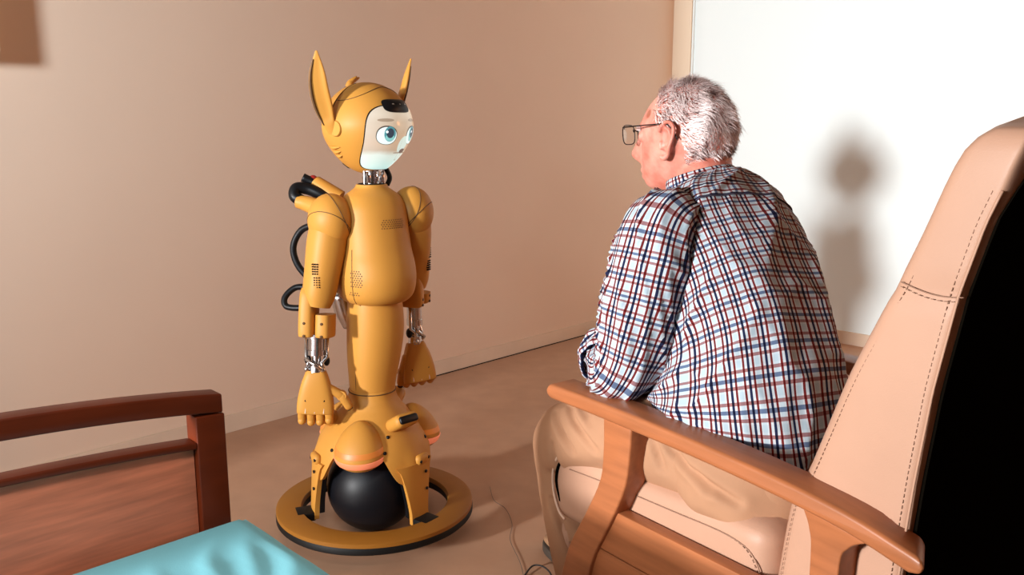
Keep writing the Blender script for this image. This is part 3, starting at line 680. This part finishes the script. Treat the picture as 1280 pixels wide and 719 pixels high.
# seat cushion
def cushion(name, x0, x1, y0, y1, z0, z1, e, mat_, bulge=.012, n=18, tilt=0.0, parent=CH):
    """rounded upholstered block"""
    bm = bmesh.new(); bmesh.ops.create_cube(bm, size=2); bmesh.ops.subdivide_edges(bm, edges=bm.edges[:], cuts=n, use_grid_fill=True)
    h = [(x1 - x0) / 2, (y1 - y0) / 2, (z1 - z0) / 2]; c = [(x1 + x0) / 2, (y1 + y0) / 2, (z1 + z0) / 2]
    for v in bm.verts:
        p = [v.co.x * h[0], v.co.y * h[1], v.co.z * h[2]]; q = [max(-h[k] + e, min(h[k] - e, p[k])) for k in range(3)]
        d = Vector([p[k] - q[k] for k in range(3)]); 
        if d.length > 1e-9: d = d.normalized() * e
        r = Vector(q) + d; u = [v.co.x, v.co.y, v.co.z]
        r.z += bulge * (1 - u[0] ** 2) * (1 - u[1] ** 2) * max(u[2], 0) + tilt * (r.y)
        v.co = Vector(c) + r
    bm.verts.index_update(); mb = MB(); mb.add([v.co for v in bm.verts], [[v.index for v in f.verts] for f in bm.faces]); bm.free()
    return mb.build(name, mat_, parent)
seat = cushion('seat_cushion', -.286, .286, -.455, .088, .350, .508, .034, M_lea, .012, 20, -.03)
def stitch(path, name, parent, step=.0085, ln=.005, r=.0006):
    pts = np.array(path); sgl = np.linalg.norm(np.diff(pts, axis=0), axis=1); cum = np.concatenate([[0], np.cumsum(sgl)]); b = MB(); t_ = 0
    while t_ + ln < cum[-1]:
        a = [np.interp(t_, cum, pts[:, k]) for k in range(3)]; c = [np.interp(t_ + ln, cum, pts[:, k]) for k in range(3)]; sweep(b, [a, c], r, 5); t_ += step
    return stuff(b.build(name, M_stitch, parent))
def seam(path, name, parent, r=.0016, m=M_stitch, res=40):
    b = MB(); sweep(b, path, r, 6, res=res); return b.build(name, m, parent)
zs = lambda y: -.03 * (y + .195)
sp_ = [(-.2865, .02, .470 + zs(.02)), (-.2868, -.10, .474 + zs(-.1)), (-.2868, -.25, .475 + zs(-.25)), (-.2866, -.38, .474 + zs(-.38)), (-.2862, -.43, .452 + zs(-.43)), (-.286, -.444, .41), (-.286, -.446, .36)]
seam(sp_, 'cushion_seam', seat, .0011)
stitch([(x - .0006, y + (.006 if i > 3 else 0), z - (.008 if i < 5 else 0)) for i, (x, y, z) in enumerate(np.array(cr(sp_, 40))) if i > 8], 'stitching', seat)
seam([(-.288, .026, .490), (-.289, .050, .482), (-.288, .066, .457), (-.287, .071, .425), (-.288, .064, .393), (-.289, .048, .366), (-.289, .030, .354)], 'front_piping', seat, .0028, M_pip)
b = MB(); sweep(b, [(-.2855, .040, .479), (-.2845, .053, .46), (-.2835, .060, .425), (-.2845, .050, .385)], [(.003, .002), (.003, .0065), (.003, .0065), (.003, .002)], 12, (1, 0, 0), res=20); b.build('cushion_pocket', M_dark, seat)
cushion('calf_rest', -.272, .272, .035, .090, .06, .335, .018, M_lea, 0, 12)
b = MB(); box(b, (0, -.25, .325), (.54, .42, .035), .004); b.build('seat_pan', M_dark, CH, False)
# backrest: lofted up the recline
FP = cr([(.40, -.445), (.44, -.448), (.57, -.466), (.627, -.492), (.70, -.518), (.788, -.549), (.87, -.585), (.935, -.615), (1.00, -.642), (1.06, -.664)], 40)
RPz = [.40, .536, .60, .676, .80, .928, 1.02, 1.10, 1.16]; RPy = [-.662, -.667, -.671, -.677, -.690, -.711, -.735, -.765, -.79]
rings = []; info = []
zt = [p[0] for p in FP]; yt = [p[1] for p in FP]
LV = list(np.linspace(.36, 1.06, 46)) 
def bring(z, zr, yf, yr, hw, crown=0.0, n=112, e=15.0):
    row = []
    for j in range(n):
        x, y = se(2 * pi * j / n, e if j > n / 2 else 7.0); X = x * hw; k = (y + 1) / 2
        yy = yr + (yf - yr) * k + (.022 * (1 - (X / hw) ** 2) if y > .2 else 0)
        row.append((X, yy, zr + (z - zr) * k + crown * (1 - (X / hw) ** 2)))
    return row
for z in LV:
    yf = float(np.interp(z, zt, yt)); yr = float(np.interp(z, RPz, RPy)); rings.append(bring(z, z, yf, yr, .284 - .004 * gs(z - .925, .012)))
for zf, zr, yf, yr, hw, cw in ((1.085, 1.085, -.674, -.757, .283, .004), (1.105, 1.105, -.684, -.763, .281, .008), (1.120, 1.118, -.697, -.765, .277, .013), (1.130, 1.128, -.712, -.764, .270, .018), (1.134, 1.133, -.724, -.758, .262, .022)):
    rings.append(bring(zf, zr, yf, yr, hw, cw))
b = MB(); loft(b, rings); bk = b.build('backrest', M_lea, CH, True, 70)
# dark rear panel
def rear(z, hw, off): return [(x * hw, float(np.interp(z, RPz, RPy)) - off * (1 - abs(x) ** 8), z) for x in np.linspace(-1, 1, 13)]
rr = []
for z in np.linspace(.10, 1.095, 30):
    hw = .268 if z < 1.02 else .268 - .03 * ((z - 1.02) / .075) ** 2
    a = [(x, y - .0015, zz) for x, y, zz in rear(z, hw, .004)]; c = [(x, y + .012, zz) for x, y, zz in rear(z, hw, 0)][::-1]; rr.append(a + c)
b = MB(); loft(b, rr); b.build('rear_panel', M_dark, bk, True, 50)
for s in (-1, 1):
    X = s * .2846
    fl_ = [(X - s * .002, float(np.interp(z, zt, yt)) - .026, z) for z in np.linspace(.42, 1.06, 40)] + [(X - s * .004, -.708, 1.088), (X - s * .012, -.738, 1.109)]
    rl_ = [(X - s * .0005, float(np.interp(z, RPz, RPy)) + .016, z) for z in np.linspace(.40, 1.06, 40)]
    stitch([p for p in fl_], 'stitching', bk); stitch(rl_, 'stitching', bk)
    seam([(x + s * .0006, y - .011, z) for x, y, z in rl_], 'back_seam', bk, .0018, M_lea)
    seam([(X + s * .0002, float(np.interp(.925 + .006 * sin(pi * u), zt, yt)) - .02 + (-.60 + .505) * u * .86, .935 - .008 * u - .006 * sin(pi * u)) for u in np.linspace(0, 1, 12)], 'headrest_seam', bk, .0009)
    stitch([(X + s * .0002, float(np.interp(.925, zt, yt)) - .02 - .080 * u, .929 - .008 * u - .006 * sin(pi * u)) for u in np.linspace(0, 1, 12)], 'stitching', bk)

# ------------------------------------------------------------------ seated man
Fw = nrm((-.70, .71, 0)); Lf = nrm((-.8, -.6, 0)); HF = nrm((-.80, .60, -.10)); HL = nrm(np.cross((0, 0, 1), HF)); HU = np.cross(HF, HL)
HDC = np.array([.352, 1.79, 1.116])
def h2w(x, y, z): return HDC + HF * x + HL * y + HU * z
AGE_SPOT = tuple(h2w(.060, .052, .046))
M_skin = skin_mat()
PER = thing('person', 'white-haired person in a plaid shirt and tan trousers leaning on the armrest', 'person', (0, 0, 0))
def headpt(dx, dy, dz):
    x, y, z = .098 * dx, .0765 * dy, (.104 if dz > 0 else .120) * dz
    if dz < 0:
        y *= 1 - .20 * sm(0, -.9, dz)
        if dx < 0: x *= 1 - .45 * sm(-.25, -.9, dz)
        else: x *= 1 + .55 * sm(-.2, -.95, dz)
    if dx < 0 and dz > -.3: x *= 1.01
    if dx > 0:
        f = sm(.15, .6, dx); ay = abs(y)
        x += f * (.030 * gs(y, .0125) * gs(z + .034, .017) + .018 * gs(y, .0085) * gs(z + .010, .022)        # nose
                  + .006 * gs(z - .020, .012) * gs(ay - .025, .03) - .012 * gs(ay - .031, .016) * gs(z - .001, .013)   # brow, sockets
                  + .007 * gs(y, .020) * gs(z + .066, .006) + .006 * gs(y, .018) * gs(z + .079, .006) - .003 * gs(y, .022) * gs(z + .0725, .003)
                  + .014 * gs(y, .024) * gs(z + .105, .016) + .004 * gs(ay - .045, .018) * gs(z + .03, .02))
        x -= f * .010 * sm(.03, .11, z)
    y *= 1 - .05 * gs(z - .03, .03) * f if dx > 0 else 1.0
    return h2w(x, y, z)
body = MB()
nu, nv = 120, 90
grid_surf(body, lambda i, j: headpt(*(lambda p, a: (sin(p) * cos(a), sin(p) * sin(a), -cos(p)))(pi * (j + .5) / nv, 2 * pi * i / nu)), nu, nv)
body.f.append(list(range(nu))[::-1]); body.uv.append(None); body.mi.append(0); body.f.append([(nv - 1) * nu + i for i in range(nu)]); body.uv.append(None); body.mi.append(0)
# eyes balls & ears
for s in (-1, 1):
    ellipsoid(body, h2w(.082, s * .031, .002), (.012, .012, .012), 16, 12)
    def ep(u, v, o): return h2w(.010 + (u - .30 * v * .2) * .92, s * (.071 + o + .25 * max(-u, 0)), -.012 + v * .92)
    outl = [(.012, -.030), (.004, -.037), (-.006, -.030), (-.013, -.014), (-.021, .004), (-.025, .020), (-.021, .032), (-.010, .038), (.002, .036), (.010, .028), (.012, .018)]
    sweep(body, [ep(u, v, .012 if v > -.025 else .008) for u, v in outl], [.0050, .0062, .0052, .0046, .0046, .0048, .0046, .0044, .0042, .004, .004], 10, res=40)
    sweep(body, [ep(u, v, .008) for u, v in ((.004, -.012), (-.008, -.004), (-.012, .010), (-.008, .022), (.000, .026))], .0034, 8, res=20)
    sweep(body, [ep(u, v, .010) for u, v in ((.010, .000), (.011, -.010), (.009, -.018))], .0040, 8, res=10)
    sweep(body, [ep(.0, -.022, .002), ep(-.006, 0, .003), ep(-.006, .024, .002)], [(.014, .004), (.019, .004), (.015, .004)], 14, (s * HL), res=12)
    sweep(body, [ep(-.004, -.02, -.010), ep(-.004, .02, -.010)], [(.012, .012), (.012, .012)], 12, (s * HL))
# neck, trunk, limbs under the clothes
C = lambda *p: np.array(p, float)
sweep(body, [h2w(-.03, 0, -.02), h2w(-.030, 0, -.07), C(.388, 1.742, 1.01), C(.402, 1.72, .96)], [(.056, .058), (.055, .058), (.057, .060), (.075, .065)], 28, Lf, res=16)
sweep(body, [h2w(.035, 0, -.075), h2w(.012, 0, -.125), C(.352, 1.768, 1.0)], [.022, .025, .026], 14, Lf, res=10)
TC = [(.440, 1.475, .515, .172, .150), (.432, 1.50, .575, .174, .158), (.428, 1.535, .65, .166, .156), (.432, 1.570, .735, .156, .142), (.418, 1.625, .83, .155, .130), (.402, 1.670, .905, .158, .116), (.396, 1.705, .955, .146, .096), (.395, 1.724, .982, .115, .078), (.390, 1.738, 1.000, .070, .066)]
def trunk_ring(t, grow=0.0, n=72, e=2.35):
    x, y, z, w, d = t; k = sm(.55, .95, z)
    k2 = sm(.50, .75, z); tn = nrm(C(-.10 * k2 - .35 * k, .40 * k2 + .55 * k, 1.0)); Lx = nrm(Lf - tn * np.dot(Lf, tn)); Bx = nrm(np.cross(Lx, tn))       # Bx towards the back
    return ring((x, y, z), Lx, Bx, w + grow, d + grow, n, e)
loft(body, [trunk_ring(t, -.012 - .04 * sm(.68, .60, t[2])) for t in cr(TC, 22)])
def limb(mb, pts, rad, hint=(0, 0, 1), n=18, res=24): return sweep(mb, pts, rad, n, hint, res=res, round_ends=True)
ARML = [C(.268, 1.585, .945), C(.235, 1.57, .80), C(.207, 1.565, .69), C(.196, 1.590, .668), C(.205, 1.655, .700), C(.252, 1.765, .760)]
limb(body, ARML, [.052, .046, .040, .040, .038, .027])
ARMR = [C(.510, 1.79, .905), C(.50, 1.89, .79), C(.47, 1.985, .70), C(.44, 1.975, .69), C(.40, 1.93, .72), C(.335, 1.865, .755)]
limb(body, ARMR, [.052, .046, .040, .040, .036, .027])
def man_hand(mb, wr, d, across, nn, curl):
    d, across, nn = nrm(d), nrm(across), nrm(nn); kn = wr + d * .085
    sweep(mb, [wr - d * .01, wr + d * .03, kn], [(.026, .018), (.036, .017), (.040, .013)], 18, nn, 2.6, res=8)
    for k in range(4):
        p = kn - d * .008 + across * ((k - 1.5) * .0205); l0 = (.040, .046, .043, .034)[k]; dd = d
        pts = [p - d * .02, p]
        for i, l_ in enumerate((l0, l0 * .62, l0 * .5)):
            a = curl * (i + .6); dd = nrm(d * cos(a) - nn * sin(a)); p = p + dd * l_; pts.append(p)
        sweep(mb, pts, [.0095, .0095, .0088, .0080, .0072], 12, nn, res=14, round_ends=True)
    t0 = wr + d * .022 - across * .030; t1 = t0 - across * .022 + d * .030 - nn * .012; t2 = t1 + d * .030 - across * .004 - nn * .010
    sweep(mb, [t0 + across * .012, t1, t2], [.013, .0105, .0085], 12, nn, res=10, round_ends=True)
man_hand(body, C(.252, 1.765, .760), (.55, .55, .45), (.75, -.55, -.1), (-.4, -.1, .9), .45)
man_hand(body, C(.335, 1.865, .755), (-.6, -.35, .45), (-.2, .95, 0), (.5, .1, .8), .55)
LEGL = [C(.43, 1.42, .545), C(.30, 1.545, .555), C(.175, 1.665, .53), C(.122, 1.742, .485), C(.126, 1.758, .42), C(.140, 1.728, .28), C(.172, 1.690, .12)]
LEGR = [C(.545, 1.505, .545), C(.45, 1.66, .555), C(.355, 1.80, .535), C(.300, 1.875, .485), C(.275, 1.90, .42), C(.235, 1.985, .28), C(.205, 2.055, .12)]
for lg_, fdir in ((LEGL, C(-.75, .66, 0)), (LEGR, C(-.45, .89, 0))):
    limb(body, lg_, [.080, .074, .060, .054, .050, .046, .034])
    a = lg_[-1]; fd = nrm(fdir); sweep(body, [a + C(0, 0, .0) - fd * .02, a + fd * .05 + C(0, 0, -.05), a + fd * .13 + C(0, 0, -.085), a + fd * .17 + C(0, 0, -.092)], [(.036, .034), (.036, .034), (.038, .022), (.03, .014)], 16, (0, 0, 1), res=12, round_ends=True)
o = body.build('body_source', M_skin)
rm = o.modifiers.new('remesh', 'REMESH'); rm.mode = 'VOXEL'; rm.voxel_size = .0030; rm.use_smooth_shade = True
s_ = o.modifiers.new('smooth', 'SMOOTH'); s_.factor = .5; s_.iterations = 3
dg = bpy.context.evaluated_depsgraph_get(); me = bpy.data.meshes.new_from_object(o.evaluated_get(dg)); me.name = 'body'
om = o.data; bpy.data.objects.remove(o); bpy.data.meshes.remove(om)
bo = bpy.data.objects.new('body', me); COL.objects.link(bo); bo.parent = PER
me.polygons.foreach_set('use_smooth', [True] * len(me.polygons))
if not me.materials: me.materials.append(M_skin)

# ---- clothes
def fold(u, v, sd, amp, fu, fv, sharp=2.0):
    q = 1 - abs(N(u * fu, v * fv, sd)); return amp * (q ** (4 * sharp) - .3)
SHc = cr(TC, 120)
def shirt_disp(p, nn, i, j, n, z):
    u = j / n * 1.05; v = z
    d = .008 * N(u * 5, v * 7, 3) + fold(u * 1.0 + v * .9, v * .8 - u * .4, 5.0, .011, 7, 5) + fold(u, v, 9.0, .005, 14, 9)
    d += .004 * gs(z - .56, .05) * sin(u * 60)
    return d
def clothed(rings, disp):
    out = []
    for i, r in enumerate(rings):
        r = np.asarray(r); c = r.mean(0); row = []
        for j, p in enumerate(r):
            nn = nrm(p - c); row.append(p + nn * disp(p, nn, i, j, len(r), p))
        out.append(row)
    return out
n = 150
shr = clothed([trunk_ring(t, .006, n) for t in SHc], lambda p, nn, i, j, n_, q: shirt_disp(p, nn, i, j, n_, float(SHc[i][2])))
iy = next(i for i, t in enumerate(SHc) if t[2] > .925)
b = MB(); 
for r_ in shr:
    for p in r_:
        lf = float(np.dot(p[:2] - np.array([.43, 1.51]), Lf[:2])) / .17 + .5 * float(np.dot(p[:2] - np.array([.43, 1.51]), Fw[:2])) / .17
        p[2] += .036 * sm(.2, 1.0, lf) * sm(.68, .56, p[2])
i0 = next(i for i, t in enumerate(SHc) if t[2] > .562); loft(b, shr[i0: iy + 3], False, False, uv=True); sh = b.build('shirt', M_shirt, PER)
yk = [[np.asarray(p) + nrm(np.asarray(p) - np.mean(r, 0)) * .0025 for p in r] for r in shr[iy:]]
b = MB(); loft(b, yk, False, False, uv=True, swap=True); b.build('shirt_yoke', M_shirt, sh)
b = MB(); m_ = yk[0]; sweep(b, [p for p in m_] + [m_[0]], .0014, 5); b.build('yoke_seam', mat('shirt_thread', (.05, .04, .07), .9), sh)
# collar: band folded over around the neck
cn = C(.386, 1.742, 1.002); ct = nrm(C(-.42, .50, 1.0)); cL = nrm(Lf - ct * np.dot(Lf, ct)); cB = nrm(np.cross(cL, ct))
rg = []
for h, g in ((-.012, .010), (.004, .012), (.022, .008), (.038, .003), (.042, .0), (.038, -.003), (.010, -.003)):
    row = []
    for j in range(72):
        a = 2 * pi * j / 72; bk_ = sin(a)       # + back
        hh = h + (.016 * bk_ if h > 0 else -.004 * bk_); row.append(cn + cL * (cos(a) * (.066 + g)) + cB * (bk_ * (.064 + g)) + ct * hh)
    rg.append(row)
b = MB(); loft(b, rg, False, False, uv=True); b.build('collar', M_shirt, sh)
# sleeves
def sleeve(pts, rad, name, sd, res=110, n=90, cuff=None):
    q = cr([list(p) + [r] for p, r in zip(pts, rad)], res); rings = []; B = None
    for i in range(res):
        t = nrm(q[min(i + 1, res - 1)][:3] - q[max(i - 1, 0)][:3]); A = np.cross(Lf if B is None else B, t); A = nrm(A); B = nrm(np.cross(t, A)); rings.append(ring(q[i][:3], A, B, q[i][3], q[i][3], n, 2.15))
    L_ = res
    def dp(p, nn, i, j, n_, _):
        v = i / L_; u = j / n_
        el = gs(v - .72, .16)
        d = .0045 * N(cos(2 * pi * u) * 1.6, sin(2 * pi * u) * 1.6, v * 5 + sd) + fold(cos(2 * pi * u + v * 3) * .9, sin(2 * pi * u + v * 3) * .9, sd + v * 2.2, .009, 2.2, 2.2)
        d += el * .0026 * N(cos(2 * pi * u) * 2.2, sin(2 * pi * u) * 2.2, v * 15 + sd)
        return d
    rings = clothed(rings, dp); b = MB(); loft(b, rings, False, False, uv=True); return b.build(name, M_shirt, sh)
sleeve([C(.312, 1.620, .962), C(.278, 1.592, .945), C(.258, 1.577, .885), C(.241, 1.568, .81), C(.220, 1.562, .735), C(.203, 1.566, .688), C(.194, 1.596, .678), C(.198, 1.640, .696)],
       [.060, .074, .079, .079, .070, .058, .055, .051], 'left_sleeve', 1.0)
sleeve([C(.45, 1.755, .935), C(.495, 1.785, .912), C(.50, 1.86, .83), C(.485, 1.93, .75), C(.465, 1.985, .705), C(.44, 1.98, .692), C(.40, 1.945, .705)],
       [.056, .066, .068, .064, .060, .055, .05], 'right_sleeve', 4.0)
def cuff(p, d, r, name, sd):
    d = nrm(d); A = nrm(np.cross((0, 0, 1), d)); B = np.cross(d, A); rings = []
    prof = [(-.030, .000), (-.034, .006), (-.020, .011), (-.008, .007), (.004, .012), (.016, .010), (.022, .004), (.018, -.004)]
    for x, g in cr(prof, 40):
        rings.append([p + d * (x + .004 * N(cos(a) * 2.4, sin(a) * 2.4, sd)) + (A * cos(a) + B * sin(a)) * (r + g + .006 * N(cos(a) * 3 + x * 60, sin(a) * 3, sd + x * 40)) for a in np.linspace(0, 2 * pi, 72, endpoint=False)])
    b = MB(); loft(b, rings, False, False, uv=True, swap=True); b.build(name, M_shirt, sh)
cuff(C(.190, 1.648, .694), C(.02, .09, .035), .050, 'left_cuff', 2.0)
cuff(C(.375, 1.925, .722), C(-.6, -.5, .2), .046, 'right_cuff', 6.0)
# trousers
TRO = None
CREASE = [((.072, 1.65, .60), (.158, 1.569, .533), .010), ((.057, 1.664, .567), (.111, 1.613, .512), .011),
          ((.097, 1.626, .608), (.125, 1.60, .586), .006), ((.119, 1.606, .609), (.141, 1.586, .578), .006), ((.254, 1.48, .594), (.274, 1.461, .546), .010), ((.269, 1.466, .594), (.349, 1.391, .541), .010),
          ((.326, 1.413, .561), (.387, 1.356, .533), .009), ((.052, 1.668, .376), (.093, 1.63, .274), .009), ((.064, 1.657, .503), (.079, 1.643, .442), .007), ((.19, 1.54, .60), (.23, 1.50, .54), .006), ((.08, 1.64, .40), (.10, 1.62, .33), .006)]
def crease(p):
    d = 0; nv_ = np.array([.6816, .7317, 0])
    if np.dot(p, nv_) > 1.30: return 0.0
    for a, c, h in CREASE:
        a = np.array(a); c = np.array(c); ab = c - a; t = min(1, max(0, np.dot(p - a, ab) / np.dot(ab, ab))); w_ = p - a - ab * t; w_ = w_ - nv_ * np.dot(w_, nv_); q = float(np.linalg.norm(w_)); h = h * 1.25
        if q < .06: d += h * (-1.0 * gs(q, .007) + .25 * gs(q - .014, .009)) * (1 - .5 * abs(2 * t - 1))
    return d
def trouser(pts, rad, sd, n=130, res=210):
    q = cr([list(p) + [r] for p, r in zip(pts, rad)], res); rings = []; B = None
    for i in range(res):
        t = nrm(q[min(i + 1, res - 1)][:3] - q[max(i - 1, 0)][:3]); A = nrm(np.cross((0, 0, 1) if B is None else B, t)); B = nrm(np.cross(t, A)); rings.append(ring(q[i][:3], A, B, q[i][3], q[i][3], n, 2.2))
    def dp(p, nn, i, j, n_, _):
        v = i / res; u = j / n_; c_, s2 = cos(2 * pi * u), sin(2 * pi * u)
        kn = gs(v - .55, .12); hp_ = gs(v - .10, .18)
        d = .005 * N(c_ * 1.5, s2 * 1.5, v * 5 + sd)
        d += crease(p)
        d += (.4 + kn + hp_) * .005 * N(c_ * 1.3 + .37, s2 * 1.3, v * 9 + sd + c_ * 1.5 + .41)
        return d
    rings = clothed(rings, dp); return rings
rl = trouser([C(.452, 1.425, .54)] + LEGL[:3] + [C(.120, 1.746, .485), C(.121, 1.762, .42), C(.130, 1.745, .345), C(.143, 1.725, .27), C(.158, 1.70, .20)], [.080, .094, .092, .078, .074, .070, .066, .064, .062], 11.0)
b = MB(); loft(b, rl, True, False); loft(b, [[(np.asarray(p) - np.mean(r, 0)) * k + np.mean(r, 0) for p in r] for r, k in ((rl[-1], 1.0), (rl[-1], .97), (rl[-8], .94))], False, False)
TRO = b.build('trousers', M_tr, PER)
rr_ = trouser([C(.53, 1.50, .54)] + LEGR[:3] + [C(.302, 1.878, .485), C(.280, 1.903, .42), C(.238, 1.985, .28), C(.206, 2.050, .13)], [.080, .090, .088, .076, .072, .068, .064, .062], 21.0)
b = MB(); loft(b, rr_, True, False); b.build('right_trouser_leg', M_tr, TRO)
rg = [trunk_ring(t, -.002, 150) for t in cr([(.455, 1.46, .480, .155, .120), (.445, 1.472, .51, .166, .138), (.436, 1.49, .56, .166, .144), (.430, 1.51, .61, .150, .136)], 44)]
rg = clothed(rg, lambda p, nn, i, j, n_, q: crease(p) + .005 * N(p[0] * 16, p[1] * 16, p[2] * 22 + 3.3))
b = MB(); loft(b, rg, True, False); b.build('trouser_seat', M_tr, TRO)
b = MB(); k_ = 52
sweep(b, [np.asarray(r[k_]) + nrm(np.asarray(r[k_]) - np.mean(r, 0)) * .0004 for r in rl[20:]], .0011, 5); b.build('side_seam', M_trs, TRO)
# shoes
for (a, fd) in ((LEGL[-1], C(-.75, .66, 0)), (LEGR[-1], C(-.45, .89, 0))):
    fd = nrm(fd); sd_ = np.cross((0, 0, 1), fd); g = C(a[0], a[1], 0)
    b = MB(); rg = []
    for t_, w, h in cr([(-.062, .020, .085), (-.05, .034, .105), (0, .040, .115), (.05, .042, .095), (.11, .049, .068), (.17, .045, .052), (.20, .030, .040), (.208, .010, .025)], 26):
        rg.append([g + fd * t_ + sd_ * (w * x) + C(0, 0, .022 + max(0, h - .022) * (.5 + .5 * y)) for x, y in (se(2 * pi * j / 28, 2.6) for j in range(28))])
    loft(b, rg); so = b.build('shoe', M_shoe, PER, True, 60)
    b = MB(); pl = []
    for t_, w in cr([(-.066, .018), (-.05, .036), (0, .041), (.05, .043), (.11, .051), (.17, .048), (.204, .032), (.213, .012)], 22): pl.append((t_, w))
    poly = [(t_, w) for t_, w in pl] + [(t_, -w) for t_, w in pl[::-1]]
    pr = MB(); prism(pr, poly, .0, .024, .004, axis='z'); pr.v = [tuple(g + fd * p[0] + sd_ * p[1] + C(0, 0, p[2])) for p in pr.v]; pr.build('sole', M_sole, so, True, 40)
    b = MB()
    for k in range(4):
        x = .035 + k * .022; z = .118 - k * .0135; sweep(b, [g + fd * x + sd_ * -.026 + C(0, 0, z - .012), g + fd * (x + .006) + C(0, 0, z), g + fd * x + sd_ * .026 + C(0, 0, z - .012)], .0026, 6, res=8)
    c0 = g + fd * .04 + C(0, 0, .118)
    for s in (-1, 1): sweep(b, [c0, c0 + sd_ * (s * .03) + fd * .01 + C(0, 0, .01), c0 + sd_ * (s * .066) + fd * .005 - C(0, 0, .028), c0 + sd_ * (s * .06) - fd * .02 - C(0, 0, .035), c0 + sd_ * (s * .02) - fd * .005 + C(0, 0, .004), c0], .0024, 6, res=30)
    b.build('shoelace', M_lace, so)
# hair: short strands rooted on the scalp
def hair_ok(d):
    dx, dy, dz = d
    z = .120 * dz; x = .098 * dx; ay = abs(dy)
    line = .055 - 0 * ay                                  # receding front line
    if dx > .50 and dz < .93 and ay < .6: return False
    if dx > .36 + .25 * max(0, dz - .35): return False
    low = -.055 + .0 * x
    if x < -.050: low = -.078
    elif x < -.012: low = -.078 + (x + .050) * .6
    else: low = .012 if x < .012 else .020 + (x - .012) * .9
    if -.020 < x < .028 and ay > .7 and z < .028: return False
    return z > low
hair_cols = [mat('hair_white', (.86, .74, .72), .6), mat('hair_grey', (.64, .49, .47), .6), mat('hair_dark', (.17, .11, .10), .6)]
hb = MB(); cnt = 0; rnd = random.Random(5)
while cnt < 10000:
    a = rnd.uniform(0, 2 * pi); cz = rnd.uniform(-.75, 1); sp2 = math.sqrt(1 - cz * cz); d = (sp2 * cos(a), sp2 * sin(a), cz)
    if not hair_ok(d): continue
    top = d[2] > .45
    if top and d[0] > .1 and rnd.random() < .35: continue
    p = headpt(*d); c0 = HDC; nn = nrm(p - (HDC + HU * .01)); 
    back = -HF * .8 - HU * (.25 + .9 * max(0, -d[0])) + HL * (d[1] * .25) if not (d[0] > -.2 and d[2] < .35) else -HF * .75 - HU * .75
    ph = 3.2 * N(d[0] * 3.2, d[1] * 3.2, d[2] * 3.2); sw = nrm(np.cross(nn, back)) * (.55 * ph)
    tg = nrm(back + sw - nn * np.dot(back + sw, nn) + np.array([rnd.uniform(-.35, .35) for _ in range(3)])); ln = rnd.uniform(.012, .026) * (1.15 if d[2] > 0 else .75) * (.8 + .3 * N(d[0] * 5, d[1] * 5, d[2] * 5))
    lift = rnd.uniform(.25, .75); pts = [p - nn * .002, p + (tg * .5 + nn * lift * .9) * ln * .6, p + (tg * 1.0 + nn * lift * .75) * ln]
    sdv = nrm(np.cross(tg, nn)) * rnd.uniform(.00055, .0010)
    dk = N(d[0] * 4.5, d[1] * 4.5, d[2] * 4.5 + 7) + .55 * sm(.1, -.75, d[2]) * sm(.0, -.6, d[0]) * 1.6 + rnd.uniform(-.35, .35)
    mi = 0 if dk < .18 else (1 if dk < .62 else 2)
    hb.add([pts[0] - sdv, pts[0] + sdv, pts[1] - sdv * .9, pts[1] + sdv * .9, pts[2]], [(0, 1, 3, 2), (2, 3, 4)], None, mi); cnt += 1
hr = stuff(hb.build('hair', hair_cols, PER))
eb = MB()
for s in (-1, 1):
    for k in range(120):
        y = s * rnd.uniform(.014, .048); z = .018 + rnd.uniform(-.004, .005); p = h2w(.088 - 6.0 * (abs(y) - .012) ** 2, y, z); q = p + HF * .006 + HL * (s * .008) + HU * rnd.uniform(-.003, .004); w = HU * .0006
        eb.add([p - w, p + w, q], [(0, 1, 2)])
stuff(eb.build('eyebrows', hair_cols[0], PER))
# spectacles
gl = MB()
def rim(s):
    o = []
    for j in range(41):
        x, y = se(2 * pi * j / 40, 3.4); o.append(h2w(.116 - .12 * (abs(s * .033 + x * .026) - .01) ** 2 * 6, s * .033 + x * .026, -.004 + .012 + y * .0195))
    return o
for s in (-1, 1):
    sweep(gl, rim(s), .0011, 8)
    sweep(gl, [h2w(.110, s * .059, .020), h2w(.104, s * .074, .022), h2w(.085, s * .081, .022), h2w(.02, s * .084, .021), h2w(.004, s * .083, .020), h2w(-.010, s * .085, .006), h2w(-.018, s * .084, -.012)], .0014, 8, res=40)
sweep(gl, [h2w(.116, -.010, .014), h2w(.122, 0, .018), h2w(.116, .010, .014)], .0014, 8, res=10)
G = gl.build('glasses', M_frame, PER)
glass = bpy.data.materials.new('lens_glass'); glass.use_nodes = True; gb = glass.node_tree.nodes['Principled BSDF']
gb.inputs['Base Color'].default_value = (.97, .98, .97, 1); gb.inputs['Transmission Weight'].default_value = 1; gb.inputs['Roughness'].default_value = 0; gb.inputs['IOR'].default_value = 1.02; gb.inputs['Alpha'].default_value = .25
for s in (-1, 1):
    r_ = rim(s)[:-1]; c_ = np.mean(r_, 0); b = MB(); m = len(r_)
    vs = [c_ + HF * .0010] + r_ + [p - HF * .0006 for p in r_] + [c_ + HF * .0004]
    fs = [(0, 1 + j, 1 + (j + 1) % m) for j in range(m)] + [(1 + j, 1 + m + j, 1 + m + (j + 1) % m, 1 + (j + 1) % m) for j in range(m)] + [(2 * m + 1, 1 + m + (j + 1) % m, 1 + m + j) for j in range(m)]
    b.add(vs, fs); b.build('lens', glass, G)
